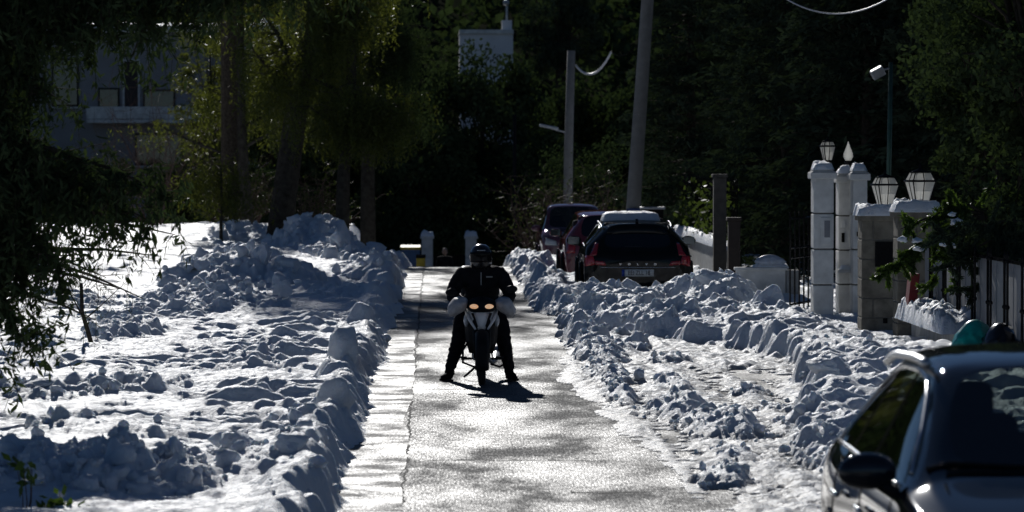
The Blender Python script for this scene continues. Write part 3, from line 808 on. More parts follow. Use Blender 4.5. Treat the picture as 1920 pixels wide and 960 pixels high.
q = px(1832, 660, 42.2)
bag((q.x, 42.2, 0.20), (0.27, 0.30, 0.24), simple('teal_plastic', (0.0, 0.28, 0.24), 0.3, coat=0.5), 'shiny teal plastic trash bag lying on the snowy wall', 3)
q = px(1885, 660, 41.7)
bag((q.x, 41.9, 0.18), (0.25, 0.30, 0.24), simple('black_plastic', (0.008, 0.008, 0.008), 0.22, coat=0.5), 'black plastic trash bag to the right of the teal one', 4)
q = px(1440, 490, 62.3)

# planter wall, posts, concrete wall and iron fence farther up
t = thing('planter_wall', 'low white rendered wall with snow and plastic on top, left of the dark gate', 'wall', (px(1438, 560, 62).x, 62.4, 0))
block('front_wall', t, (-0.06, 0, 0.22), (0.80, 0.22, 0.78), M['white_render'], 0.012)
block('wall_coping', t, (-0.06, 0, 0.60), (0.86, 0.28, 0.05), M['white_render'], 0.01)
block('side_pier', t, (0.46, 0.02, 0.18), (0.22, 0.3, 0.80), M['concrete'], 0.012)
snow_cap(t, (0.1, 0, 0.622), (0.6, 0.24, 0.06), 91)
bag((px(1440, 490, 62.3).x + 0.05, 62.4, 0.66), (0.26, 0.12, 0.09), simple('pale_plastic', (0.45, 0.5, 0.58), 0.3, coat=0.3), 'small pale blue plastic bag on the white planter wall', 9)
def post(x0, d, w, z, mat, label, name='gate_post', snow=False):
    p = px(x0, 500, d)
    t = thing(name, label, 'post', (p.x, d, 0))
    block('shaft', t, (0, 0, z / 2 - 0.1), (w, w, z + 0.2), mat, 0.012)
    block('post_cap', t, (0, 0, z + 0.03), (w + 0.05, w + 0.05, 0.06), mat, 0.01)
    if snow: snow_cap(t, (0, 0, z + 0.06), (w + 0.03, w + 0.03, 0.06), 5)
    return t
post(1350, 66, 0.22, 2.06, simple('brown_grey_concrete', (0.09, 0.08, 0.068), 0.85, bmp=0.3), 'square brown grey post at the end of the concrete wall')
post(1377, 64, 0.20, 1.35, simple('dark_wood', (0.035, 0.025, 0.02), 0.8, bmp=0.3), 'dark brown wooden post right of the grey one')
t = thing('concrete_wall', 'grey concrete wall with snow along its top beside the estate car', 'wall', (5.15, 74.0, 0))
for k in range(5):
    block('wall_panel', t, (0.0, -6.2 + k * 3.1, 0.25), (0.2, 3.07, 1.1), M['concrete'], 0.01)
snow_cap(t, (0, 0, 0.80), (0.30, 15.4, 0.16), 33)
t = thing('iron_fence', 'tall black iron fence with climbing leaves above the concrete wall', 'fence', (5.25, 74.0, 0))
for k in range(40):
    y = -7.4 + k * 0.38
    MB().tube([(0, y, 0.78), (0, y, 1.98), (0, y, 2.06)], [0.013, 0.013, 0.002], 5).build('bar', M['iron'], t)
for z in (1.0, 1.70, 1.82, 1.94):
    MB().box((0, 0, z), (0.03, 15.0, 0.03)).build('rail', M['iron'], t)
t = thing('iron_gate', 'closed dark iron gate between the planter wall and white pillars', 'gate', (5.25, 60.3, 0))
for k in range(9):
    MB().tube([(0.1 + k * 0.10, k * 0.02 - 2.6 + 0.3 * k, 0.05), (0.1 + k * 0.10, k * 0.02 - 2.6 + 0.3 * k, 1.6)], 0.014, 5).build('bar', M['iron'], t)
for z in (0.2, 0.9, 1.05, 1.5):
    MB().tube([(0.1, -2.6, z), (0.9, -0.04, z)], 0.02, 5).build('rail', M['iron'], t)

# poles and wires
def pole(pts, r0, r1, label, mat, name='utility_pole', n=14):
    t = thing(name, label, 'pole', pts[0])
    b = Vector(pts[0]); k = len(pts)
    MB().tube([Vector(p) - b for p in pts], [r0 + (r1 - r0) * i / (k - 1) for i in range(k)], n).build('shaft', mat, t, True)
    return t
d = 84.0
a = px(1187, 400, d); b = px(1214, 0, d)
dirv = (b - a) / (b.z - a.z)
pb = a - dirv * (a.z + 0.1); pt = a + dirv * (10.5 - a.z)
t = pole([pb, a, b, pt], 0.185, 0.115, 'thick leaning concrete utility pole behind the parked cars', M['concrete_pole'])
block('blue_plate', t, (a.x - pb.x + 0.0, -0.20, 1.25), (0.30, 0.02, 0.24), simple('blue_enamel', (0.02, 0.045, 0.16), 0.4), 0.004)
for z in (5.5, 4.75, 3.3):
    p = a + dirv * (z - a.z) - pb
    MB().lathe([(0.168 - z * 0.0062, -0.03), (0.168 - z * 0.0062, 0.03)], 14, Matrix.Translation(p)).build('band', M['grey_metal'], t)
q = px(1224, 380, 82)
t = thing('meter_cabinet', 'dark utility cabinet with snow on its lid behind the estate car', 'cabinet', (q.x, 82, gz(4, 82)))
block('box', t, (0, 0, 0.62), (0.44, 0.36, 1.36), M['iron'], 0.015)
block('lid', t, (0, 0, 1.33), (0.52, 0.42, 0.05), M['grey_metal'], 0.01)
d = 122.0
a = px(1066, 290, d); b = px(1071, 95, d)
t = pole([(a.x - 0.06, d, gz(4, d) - 0.2), a, b], 0.16, 0.125, 'distant concrete street lamp pole with an arm over the road', M['concrete_pole'], 'street_lamp')
la = px(1060, 248, d); lb = px(1022, 238, d); base = Vector(t.location)
MB().tube([la - base, lb - base], [0.03, 0.025], 6).build('arm', M['grey_metal'], t)
block('lamp_head', t, lb - base + Vector((0.12, 0, 0.0)), (0.62, 0.2, 0.10), M['grey_metal'], 0.03, rotm(0, 0.2, 0))
for xx, y0, y1, dd, lab in ((915, 283, 420, 150, 'thin pale pole far down the street, left of the other'), (965, 215, 500, 126, 'thin dark pole far down the street beside the parked plum car')):
    a = px(xx, y0, dd)
    pole([(a.x, dd, gz(a.x, dd) - 0.2), (a.x, dd, 0.5), a], 0.075, 0.055, lab, M['concrete_pole'] if xx == 915 else M['iron'], 'lamp_post', 8)
def wire(p, q, sag, r, label, mat, n=18):
    pts = [p.lerp(q, i / n) + Vector((0, 0, -sag * 4 * (i / n) * (1 - i / n))) for i in range(n + 1)]
    tag(MB().tube(pts, r, 5).build('overhead_wire', mat, None, True), label, 'wire')
M['cable'] = simple('pale_cable', (0.6, 0.6, 0.62), 0.5, var=0.1)
wire(px(1079, 122, 122), px(1146, 97, 121.0), 0.48, 0.036, 'thick cable loop hanging from the distant lamp pole', M['cable'])
wire(px(1146, 97, 121.0), px(1206, 70, 84.3), 0.25, 0.014, 'thin wire running from the cable loop to the leaning pole', M['iron'])
wire(px(1440, -26, 62), px(1700, -26, 60), 0.44, 0.012, 'single sagging wire at the top edge, above the lanterns', M['cable'])

# far end of the street
def far_pillar(xx, d, label):
    p = px(xx, 440, d); z0 = gz(p.x, d)
    t = thing('far_gate_pillar', label, 'pillar', (p.x, d, z0), 0, 'far gate pillars below the crest')
    h = p.z - z0 - 0.12
    for k in range(4):
        block('course', t, (0, 0, k * h / 4 + h / 8), (0.37, 0.37, h / 4 - 0.01), M['white_render'], 0.01)
    block('cap', t, (0, 0, h + 0.03), (0.46, 0.46, 0.08), M['white_render'], 0.01)
    snow_cap(t, (0, 0, h + 0.07), (0.44, 0.44, 0.16), int(xx))
far_pillar(801, 128, 'pale gate pillar with snow cap beside the blue bin, far end')
far_pillar(883, 128, 'pale gate pillar with snow cap behind the rider helmet, far end')
def bin_(xx, d, cbody, clid, w, h, label):
    p = px(xx, 470, d); z0 = gz(p.x, d)
    t = thing('wheeled_bin', label, 'bin', (p.x, d, z0))
    MB().box((0, 0, h / 2 + 0.1), (w * 0.85, w * 0.8, h - 0.1), None, 1.15).build('body', cbody, t, bevel=0.02)
    MB().box((0, 0.0, h + 0.1), (w * 1.05, w * 0.98, 0.09), rotm(0.1)).build('lid', clid, t, bevel=0.02)
    for s in (-1, 1):
        MB().lathe([(0.10, -0.03), (0.10, 0.03)], 12, Matrix.Translation((s * w * 0.4, w * 0.3, 0.10)) @ Matrix.Rotation(PI / 2, 4, 'Y')).build('wheel', M['rubber'], t)
blue = simple('blue_plastic', (0.01, 0.06, 0.16), 0.5); yel = simple('yellow_plastic', (0.32, 0.24, 0.01), 0.5)
bin_(770, 124, blue, yel, 0.62, 1.75, 'tall blue bin with a yellow lid beyond the left bank')
bin_(789, 122.5, yel, M['iron'], 0.30, 1.35, 'narrow yellow bin beside the blue one beyond the left bank')
t = thing('far_gate', 'dark closed gate between the two far pale pillars', 'gate', (px(842, 470, 128.2).x, 128.4, gz(0, 128.4)))
for k in range(12):
    MB().box((-0.6 + k * 0.109, 0, 0.98), (0.10, 0.04, 1.9)).build('board', M['iron'], t)

# ------------------------------------------------------------------ houses
def house(name, x0, x1, d, z0, z1, depth, mat, label, openings, balcony=None, roof_snow=True, chimney=None):
    t = thing(name, label, 'house', ((x0 + x1) / 2, d, 0))
    cx = (x0 + x1) / 2
    mb = MB(); mb.box((0, depth / 2, (z0 + z1) / 2), (x1 - x0, depth, z1 - z0)); mb.build('wall', mat, t)
    for (a, b, c, e, shut) in openings:
        w = block('window', t, ((a + b) / 2 - cx, -0.02, (c + e) / 2), (b - a, 0.12, e - c), M['white_render'] if shut else M['iron'], 0.01)
        block('pane', w, ((a + b) / 2 - cx, -0.084, (c + e) / 2), (b - a - 0.16, 0.02, e - c - 0.16), M['glass_dark'] if not shut else simple('shutter', (0.03, 0.022, 0.02), 0.7), 0.003)
        block('sill', w, ((a + b) / 2 - cx, -0.12, c - 0.05), (b - a + 0.14, 0.22, 0.06), M['white_render'], 0.01)
    r = block('roof_slab', t, (0, depth / 2 - 0.15, z1 + 0.1), (x1 - x0 + (0.6 if roof_snow else 0.04), depth + (0.9 if roof_snow else 0.04), 0.2), M['white_render'], 0.02)
    if roof_snow:
        snow_cap(t, (0, depth / 2 - 0.1, z1 + 0.2), (x1 - x0 + 0.5, depth + 0.7, 0.22), int(d), 'roof_snow')
    if balcony:
        a, b, z = balcony
        block('balcony_slab', t, ((a + b) / 2 - cx, -0.8, z), (b - a, 1.6, 0.16), M['white_render'], 0.02)
        bl = block('balcony_front', t, ((a + b) / 2 - cx, -1.56, z + 0.36), (b - a, 0.08, 0.52), M['white_render'], 0.02)
    if chimney:
        a, b, zt = chimney
        ch = block('chimney', t, ((a + b) / 2 - cx, 0.5, (z1 + zt) / 2), (b - a, 0.7, zt - z1), mat, 0.02)
        MB().tube([((a + b) / 2 - cx, 0.5, zt), ((a + b) / 2 - cx, 0.5, zt + 0.8)], 0.06, 8).ball(((a + b) / 2 - cx - 0.03, 0.5, zt + 0.84), 0.16, 10, 6).build('flue', M['grey_metal'], t)
    return t
def hx(xx, d): return (xx - VPX) * d / FPX
def hz(yy, d): return CAMH - (yy - VPY) * d / FPX
d = 165
house('apartment_house', hx(60, d), hx(520, d), d, -0.5, hz(62, d), 9, simple('grey_render', (0.27, 0.27, 0.28), 0.85, var=0.12, nscale=1.2), 'grey house with a balcony behind the trees on the left',
      [(hx(232, d), hx(264, d), hz(205, d), hz(112, d), True), (hx(186, d), hx(226, d), hz(205, d), hz(165, d), False), (hx(270, d), hx(330, d), hz(205, d), hz(168, d), False), (hx(255, d), hx(345, d), hz(310, d), hz(250, d), False),
       (hx(100, d), hx(150, d), hz(200, d), hz(110, d), False)], (hx(170, d), hx(420, d), hz(228, d)))
d = 184
house('hillside_house', hx(862, d), hx(962, d), d, 2.0, hz(64, d), 8, simple('pale_render', (0.72, 0.72, 0.74), 0.85, var=0.08, nscale=1), 'pale flat-roofed house with a chimney on the far hillside',
      [], None, False, (hx(941, d), hx(960, d), hz(38, d)))

M['satin'] = simple('satin_aluminium', (0.7, 0.71, 0.72), 0.38, metal=1.0, var=0.05)

M['mirror'] = simple('mirror_glass', (0.10, 0.11, 0.12), 0.1, metal=1.0, var=0.05)

# ------------------------------------------------------------------ cars (local front = +Y)
def subdiv_eval(me, levels=2):
    o = bpy.data.objects.new('tmp', me); col.objects.link(o)
    m = o.modifiers.new('s', 'SUBSURF'); m.levels = levels; m.render_levels = levels
    dg = bpy.context.evaluated_depsgraph_get(); dg.update()
    r = bpy.data.meshes.new_from_object(o.evaluated_get(dg))
    bpy.data.objects.remove(o)
    return r
def section(y, zs, zsh, wm, wsh, wr, zrt, zr):
    hp = [(wm * 0.86, zs), (wm * 0.985, zs + 0.10), (wm, zs + (zsh - zs) * 0.55), (wm * 0.985, zsh - 0.09), (wsh, zsh),
          (wr, zrt), (wr * 0.90, zrt + (zr - zrt) * 0.55 + 0.012), (wr * 0.5, zr - 0.006), (0, zr)]
    return [(-a, y, b) for a, b in hp] + [(a, y, b) for a, b in hp[-2::-1]]
def car(name, label, loc, rz, rows, paint, glassm, front_i, wind_i, pillars, rear_roof_i, rear_bot_i, side_end_i, wheel_y, wheel_r, glass_rear=None, seats=True):
    """rows front to rear; wind_i: cowl row index, wind_i+1: top of windscreen"""
    t = thing(name, label, 'car', loc, rz)
    V = []; F = []; mi = []
    for r in rows: V += section(*r)
    n = 17
    ids = {'body': 0, 'windscreen': 1, 'rear_window': 2, 'pillar_trim': 3}
    names = {0: ('body', paint), 1: ('windscreen', glassm), 2: ('rear_window', glass_rear or glassm), 3: ('pillar_trim', M['trim'])}
    nxt = 4; cur = None; pid = {}; names.pop(3)
    for i in pillars:
        for b in (True, False):
            pid[(i, b)] = nxt; names[nxt] = ('pillar_trim', M['trim']); nxt += 1
    sideid = {}
    for i in range(len(rows) - 1):
        glass_here = wind_i <= i < side_end_i
        pil = i in pillars
        if glass_here and not pil and (cur is None):
            cur = (nxt, nxt + 1); names[nxt] = ('side_window', glass_rear or glassm); names[nxt + 1] = ('side_window', glass_rear or glassm); nxt += 2
        if pil or not glass_here: cur = None
        for k in range(n - 1):
            F.append((i * n + k, i * n + k + 1, (i + 1) * n + k + 1, (i + 1) * n + k))
            kk = k if k < 8 else 15 - k
            m = 0
            if kk in (6, 7) and i == wind_i: m = 1
            elif kk in (6, 7) and rear_roof_i <= i < rear_bot_i: m = 2
            elif kk == 4 and glass_here: m = pid[(i, k < 8)] if pil else cur[0 if k < 8 else 1]
            mi.append(m)
    for k in range(8):
        F.append((n - 1 - k, n - 2 - k, k + 1, k)); mi.append(0)
        b = (len(rows) - 1) * n
        F.append((b + k, b + k + 1, b + n - 2 - k, b + n - 1 - k)); mi.append(0)
    me = bpy.data.meshes.new('cage'); me.from_pydata(V, [], F); me.update()
    me.polygons.foreach_set('material_index', mi)
    for _ in range(nxt): me.materials.append(M['trim'])
    # creases along shoulder and glass edges
    at = me.attributes.new('crease_edge', 'FLOAT', 'EDGE')
    mat_of = {}
    for p, m in zip(F, mi):
        for a, b in zip(p, p[1:] + p[:1]):
            mat_of.setdefault((min(a, b), max(a, b)), []).append(m)
    cr = np.zeros(len(me.edges), np.float32)
    for e in me.edges:
        a, b = e.vertices; key = (min(a, b), max(a, b)); ms = mat_of.get(key, [0])
        if len(set(ms)) > 1: cr[e.index] = 0.75
        ka, kb = a % n, b % n
        if ka == kb and ka in (4, 12): cr[e.index] = max(cr[e.index], 0.5)
        if ka == kb and ka in (0, 16): cr[e.index] = 0.8
    at.data.foreach_set('value', cr)
    fine = subdiv_eval(me, 3)
    N = len(fine.polygons)
    pm = np.zeros(N, np.int32); fine.polygons.foreach_get('material_index', pm)
    co = np.zeros(len(fine.vertices) * 3, np.float32); fine.vertices.foreach_get('co', co); co = co.reshape(-1, 3)
    li = np.zeros(N * 4, np.int32); fine.polygons.foreach_get('vertices', li); li = li.reshape(-1, 4)
    nor = np.zeros(len(fine.vertices) * 3, np.float32); fine.vertices.foreach_get('normal', nor); nor = nor.reshape(-1, 3)
    for k, (nm, mt) in names.items():
        f = li[pm == k]
        if len(f) == 0: continue
        used, inv = np.unique(f, return_inverse=True)
        cc = co[used].copy()
        m2 = np_mesh(nm, cc, inv.reshape(-1, 4))
        link(nm, m2, mt, t, smooth=True)
    bvh = BVHTree.FromPolygons([Vector(c) for c in co], [list(map(int, f)) for f in li])
    def patch(pname, quad, axis, mat, off=0.006, nu=8, nv=4, parent=None):
        """quad: 4 corners in the plane seen along axis; dropped on to the body"""
        A, B, C, D_ = [Vector((q[0], q[1])) for q in quad]
        vs = []
        for j in range(nv + 1):
            for i in range(nu + 1):
                p = A.lerp(B, i / nu).lerp(D_.lerp(C, i / nu), j / nv)
                if axis in ('rear', 'front'):
                    s = -1 if axis == 'rear' else 1
                    h = bvh.ray_cast(Vector((p.x, s * 6, p.y)), Vector((0, -s, 0)))[0]
                    h = (h if h is not None else Vector((p.x, s * 2.2, p.y))) + Vector((0, s * off, 0))
                elif axis in ('left', 'right'):
                    s = -1 if axis == 'left' else 1
                    h = bvh.ray_cast(Vector((s * 3, p.x, p.y)), Vector((-s, 0, 0)))[0]
                    h = (h if h is not None else Vector((s * 0.9, p.x, p.y))) + Vector((s * off, 0, 0))
                else:
                    h = bvh.ray_cast(Vector((p.x, p.y, 4)), Vector((0, 0, -1)))[0]
                    h = (h if h is not None else Vector((p.x, p.y, 1.4))) + Vector((0, 0, off))
                vs.append(h)
        F_ = grid_faces(nv + 1, nu + 1)
        o = link(pname, np_mesh(pname, np.array([v[:] for v in vs]), F_), mat, parent or t, smooth=True)
        m = o.modifiers.new('solid', 'SOLIDIFY'); m.thickness = 0.006; m.offset = 0
        return o
    wm = rows[len(rows) // 2][3]
    for wy in wheel_y:
        for s in (-1, 1):
            w = bpy.data.objects.new('wheel', None); col.objects.link(w); w.parent = t
            w.location = (s * (wm - 0.10), wy, wheel_r); w.empty_display_size = 0.1
            R = Matrix.Rotation(PI / 2, 4, 'Y')
            MB().lathe([(wheel_r * 0.66, -0.10), (wheel_r * 0.93, -0.11), (wheel_r, -0.08), (wheel_r, 0.08), (wheel_r * 0.93, 0.11), (wheel_r * 0.66, 0.10)], 28, R, False).build('tyre', M['rubber'], w, True)
            rim = MB().lathe([(wheel_r * 0.68, -0.09), (wheel_r * 0.66, 0.06), (wheel_r * 0.60, 0.09), (wheel_r * 0.58, 0.02)], 28, R @ Matrix.Diagonal((1, 1, s, 1)), False)
            for k in range(5):
                a = 2 * PI * k / 5
                rim.tube([(s * 0.06, 0, 0), (s * 0.075, math.cos(a) * wheel_r * 0.64, math.sin(a) * wheel_r * 0.64)], [0.045, 0.03], 6)
            rim.build('rim', M['alloy'], w, True)
            # wheel arch trim
            arc = [(s * (wm + 0.004), wy + math.cos(a) * wheel_r * 1.17, wheel_r + math.sin(a) * wheel_r * 1.17) for a in np.linspace(-0.15, PI + 0.15, 15)]
            MB().tube(arc, 0.03, 6).build('wheel_arch', M['trim'], t, True)
            MB().lathe([(wheel_r * 1.15, -0.02), (wheel_r * 1.15, 0.02)], 28, Matrix.Translation((s * (wm - 0.012), wy, wheel_r)) @ R).build('wheel_well', M['trim'], t)
    # door mirrors
    my = rows[wind_i][0] - 0.22; mz = rows[wind_i][2] + 0.05
    for s in (-1, 1):
        mr = MB()
        M_ = Matrix.Translation((s * (wm + 0.07), my, mz + 0.03))
        bm = bmesh.new(); bmesh.ops.create_cube(bm, size=1.0)
        for v in bm.verts:
            v.co = Vector((v.co.x * 0.27 * (1.0 if v.co.z < 0 else 0.86), v.co.y * 0.14, v.co.z * 0.17 * (0.85 if v.co.x * s > 0 else 1.0)))
        mm = bpy.data.meshes.new('m'); bm.to_mesh(mm); bm.free()
        f2 = subdiv_eval(mm, 3); f2.transform(Matrix.Scale(1.22, 4)); f2.transform(M_); f2.materials.clear()
        hd = link('door_mirror', f2, paint if name != 'estate_car' else M['paint_black'], t, True)
        MB().box((s * (wm + 0.075), my - 0.078, mz + 0.03), (0.19, 0.01, 0.12)).build('mirror_glass', M['mirror'], hd)
        MB().tube([(s * (wm - 0.06), my + 0.02, mz - 0.06), (s * (wm + 0.02), my + 0.01, mz - 0.02)], [0.03, 0.025], 6).build('mirror_arm', M['trim'], hd)
    if seats:
        zf = rows[wind_i][1] + 0.12; zb = rows[wind_i][2]; ztop = rows[wind_i + 1][6]
        sy = rows[wind_i + 1][0] - 0.35
        block('cabin_floor', t, (0, sy - 0.5, zf), (wm * 1.7, 2.6, 0.06), M['seat'], 0.01)
        block('dashboard', t, (0, rows[wind_i][0] - 0.28, zb - 0.13), (wm * 1.62, 0.5, 0.22), M['seat'], 0.06)
        for (yy, xx) in ((sy, -0.38), (sy, 0.38), (sy - 0.95, -0.42), (sy - 0.95, 0.42)):
            s_ = block('car_seat', t, (xx, yy, zf + 0.25), (0.5, 0.5, 0.2), M['seat'], 0.05)
            block('seat_back', s_, (xx, yy - 0.3, zf + 0.62), (0.48, 0.14, 0.72), M['seat'], 0.06, rotm(0.18))
            block('headrest', s_, (xx, yy - 0.40, zf + 1.02 if yy == sy else zf + 0.96), (0.26, 0.10, 0.2), M['seat'], 0.05)
        MB().tube([(-0.38 + 0.18 * math.cos(a), rows[wind_i][0] - 0.62 + 0.06 * math.sin(a), zb - 0.02 + 0.17 * math.sin(a)) for a in np.linspace(0, 2 * PI, 20)], 0.016, 6).build('steering_wheel', M['seat'], t, True)
    return t, patch, bvh

def tube_on(bvh, pts, axis_from, off, r, name, mat, t):
    out = []
    for p in pts:
        p = Vector(p); dv = Vector(axis_from)
        h = bvh.ray_cast(p + dv * 3, -dv)[0]
        out.append((h if h is not None else p) + dv * off)
    return MB().tube(out, r, 6).build(name, mat, t, True)

# --- graphite SUV in the near right corner, facing the camera
suv = [(2.24, .30, .66, .66, .62, .56, .70, .72), (2.16, .22, .84, .82, .76, .68, .88, .90), (1.85, .22, .96, .90, .83, .74, 1.0, 1.02), (1.45, .22, 1.02, .915, .85, .76, 1.055, 1.085),
       (1.05, .22, 1.06, .915, .865, .77, 1.10, 1.14), (0.92, .22, 1.065, .915, .865, .755, 1.125, 1.17),
       (0.18, .22, 1.07, .915, .86, .62, 1.50, 1.575), (0.05, .22, 1.07, .915, .86, .615, 1.525, 1.60), (-0.32, .22, 1.07, .915, .86, .61, 1.54, 1.625), (-0.40, .22, 1.07, .915, .86, .61, 1.54, 1.625),
       (-1.10, .22, 1.08, .935, .86, .595, 1.525, 1.615), (-1.18, .22, 1.08, .94, .86, .592, 1.52, 1.613), (-1.62, .22, 1.10, .945, .865, .57, 1.475, 1.58), (-1.98, .22, 1.10, .93, .84, .545, 1.42, 1.545),
       (-2.18, .22, 1.04, .86, .79, .62, 1.08, 1.10), (-2.26, .22, .95, .84, .77, .62, .98, 1.0), (-2.30, .30, .72, .78, .72, .62, .78, .80)]
SUVX, SUVD = 2.86, 17.3
t, patch, bvh = car('parked_suv', 'glossy graphite SUV facing the camera in the near right corner', (SUVX, SUVD, -0.03), PI, suv, M['paint_graphite'], M['glass'], 0, 5, (8, 10), 13, 14, 12, (1.40, -1.36), 0.36, M['glass'])
for s in (-1, 1):
    ax = 'left' if s < 0 else 'right'
    tube_on(bvh, [(s * 0.5, y, 1.2) for y in np.linspace(0.05, -1.75, 14)], (s * 0.35, 0, 0.94), 0.065, 0.021, 'roof_rail', M['satin'], t)
    cols_ = [(s * 0.9, y, 1.085 + 0.012 * max(0, -y)) for y in np.linspace(0.75, -1.6, 14)]
    tube_on(bvh, cols_, (s, 0, 0), 0.0, 0.011, 'window_trim', M['chrome'], t)
    up_ = [(s * 0.9, 0.75, 1.14), (s * .9, 0.45, 1.30), (s * .9, 0.2, 1.43), (s * .9, 0.0, 1.50), (s * .9, -0.4, 1.525), (s * .9, -1.0, 1.51), (s * .9, -1.35, 1.46), (s * .9, -1.58, 1.34), (s * .9, -1.66, 1.2), (s * .9, -1.62, 1.11)]
    tube_on(bvh, up_, (s, 0, 0), 0.004, 0.012, 'window_trim', M['chrome'], t)
    for y in (0.72, -0.36, -1.25):
        patch('door_seam', [(y, .34), (y + 0.008, .34), (y + 0.008, 1.05), (y, 1.05)], ax, M['trim'], 0.0015, 1, 10)
    for y in (-0.16, -1.02):
        h = tube_on(bvh, [(s * .9, y + q, .90) for q in (-0.11, -0.06, 0, 0.06, 0.11)], (s, 0, 0), 0.03, 0.016, 'door_handle', M['chrome'], t)
    patch('headlight', [(s * 0.42, .70), (s * 0.76, .74), (s * 0.74, .86), (s * 0.42, .80)], 'front', M['clear_lens'], 0.006, 8, 4)
    patch('kidney_grille', [(s * 0.04, .52), (s * 0.34, .55), (s * 0.30, .78), (s * 0.04, .79)], 'front', M['trim'], 0.006, 8, 4)
    patch('tail_light', [(s * 0.5, .82), (s * 0.80, .84), (s * 0.76, .98), (s * 0.5, .95)], 'rear', M['red_lens'], 0.006, 8, 4)
patch('cowl', [(-0.66, 0.88), (0.66, 0.88), (0.68, 0.99), (-0.68, 0.99)], 'top', M['trim'], 0.004, 12, 2)
for x0 in (-0.35, 0.25):
    tube_on(bvh, [(x0 + q * 0.5, 0.93 - q * 0.05, 1.2) for q in np.linspace(0, 1, 6)], (0, 0.3, 0.95), 0.012, 0.010, 'wiper', M['trim'], t)
patch('front_bumper_grille', [(-0.5, .30), (0.5, .30), (0.5, .44), (-0.5, .44)], 'front', M['trim'], 0.006, 10, 2)

# --- black estate car seen from behind
est = [(2.35, .28, .60, .62, .58, .52, .64, .66), (2.25, .20, .72, .80, .74, .66, .76, .78), (1.8, .20, .84, .91, .84, .76, .885, .91), (1.2, .20, .92, .925, .87, .78, .955, .99),
       (0.95, .20, .945, .925, .87, .76, .985, 1.03), (0.20, .20, .96, .925, .865, .60, 1.32, 1.38), (0.05, .20, .96, .925, .865, .595, 1.335, 1.40), (-0.25, .20, .965, .925, .865, .59, 1.345, 1.415), (-0.33, .20, .965, .925, .865, .59, 1.345, 1.415),
       (-1.10, .20, .98, .925, .865, .58, 1.33, 1.405), (-1.18, .20, .98, .925, .865, .578, 1.328, 1.403), (-1.70, .20, 1.0, .92, .855, .56, 1.29, 1.375), (-2.05, .20, 1.0, .90, .835, .545, 1.25, 1.345),
       (-2.22, .20, .93, .90, .84, .66, .955, .97), (-2.34, .20, .86, .89, .83, .70, .885, .90), (-2.38, .24, .70, .87, .82, .70, .73, .75)]
VX, VD = 3.40, 65.9
t, patch, bvh = car('estate_car', 'black estate car seen from behind, snow slab on its roof', (VX, VD, -0.06), -0.015, est, M['paint_black'], M['glass_dark'], 0, 4, (7, 9), 12, 13, 11, (1.45, -1.42), 0.33, M['glass_dark'])
for s in (-1, 1):
    ax = 'left' if s < 0 else 'right'
    tube_on(bvh, [(s * 0.5, y, 1.1) for y in np.linspace(0.0, -1.85, 12)], (s * 0.35, 0, 0.94), 0.035, 0.016, 'roof_rail', M['chrome'], t)
    tube_on(bvh, [(s * 0.9, y, 0.985) for y in np.linspace(0.75, -1.7, 14)], (s, 0, 0), 0.0, 0.010, 'window_trim', M['chrome'], t)
    tube_on(bvh, [(s * 0.9, y, z) for y, z in ((0.7, 1.03), (0.45, 1.16), (0.2, 1.26), (0, 1.31), (-0.6, 1.325), (-1.2, 1.30), (-1.55, 1.25), (-1.68, 1.02))], (s, 0, 0), 0.003, 0.010, 'window_trim', M['chrome'], t)
    tl = patch('tail_light', [(s * 0.70, .70), (s * 0.885, .66), (s * 0.865, .84), (s * 0.74, .85)], 'rear', M['red_lens'], 0.006, 6, 6)
    patch('tail_light_upper', [(s * 0.68, .85), (s * 0.80, .84), (s * 0.70, 1.05), (s * 0.645, 1.05)], 'rear', M['red_lens'], 0.006, 4, 8, tl)
    patch('tail_light_inner', [(s * 0.52, .68), (s * 0.70, .69), (s * 0.70, .76), (s * 0.55, .745)], 'rear', M['red_lens'], 0.006, 6, 3, tl)
    patch('bumper_reflector', [(s * 0.58, .36), (s * 0.78, .37), (s * 0.78, .40), (s * 0.58, .39)], 'rear', M['red_lens'], 0.005, 4, 2)
    for y in (0.70, -0.30, -1.25):
        patch('door_seam', [(y, .32), (y + 0.008, .32), (y + 0.008, .96), (y, .96)], ax, M['trim'], 0.0015, 1, 10)
    for y in (-0.12, -1.0):
        tube_on(bvh, [(s * .9, y + q, .80) for q in (-0.11, -0.05, 0.05, 0.11)], (s, 0, 0), 0.03, 0.016, 'door_handle', M['paint_black'], t)
    MB().lathe([(0.045, -0.06), (0.045, 0.0), (0.038, 0.0), (0.038, -0.06)], 14, Matrix.Translation((s * 0.6, -2.38, 0.27)) @ Matrix.Rotation(PI / 2, 4, 'X')).build('exhaust_tip', M['chrome'], t)
patch('bumper_trim', [(-0.72, .26), (0.72, .26), (0.72, .31), (-0.72, .31)], 'rear', M['trim'], 0.008, 12, 2)
patch('tailgate_seam', [(-0.62, .645), (0.62, .645), (0.62, .652), (-0.62, .652)], 'rear', M['chrome'], 0.004, 12, 1)
pl = patch('number_plate', [(-0.265, .50), (0.265, .50), (0.265, .615), (-0.265, .615)], 'rear', M['plate'], 0.012, 4, 2)
patch('plate_band', [(-0.265, .502), (-0.222, .502), (-0.222, .613), (-0.265, .613)], 'rear', M['plate_blue'], 0.020, 1, 1, pl)
yb = bvh.ray_cast(Vector((0, -6, 0.55)), Vector((0, 1, 0)))[0].y
text_mesh('EEI·ZLL 18', 0.105, M['trim'], 'plate_text', pl, (0.02, yb - 0.021, 0.556), sx=0.80)
for k, ch in enumerate('VOLVO'):
    x = -0.29 + k * 0.145
    h = bvh.ray_cast(Vector((x, -6, 0.70)), Vector((0, 1, 0)))[0]
    text_mesh(ch, 0.045, M['chrome'], 'tailgate_letter', t, (x, h.y - 0.005, 0.70), sx=1.2)
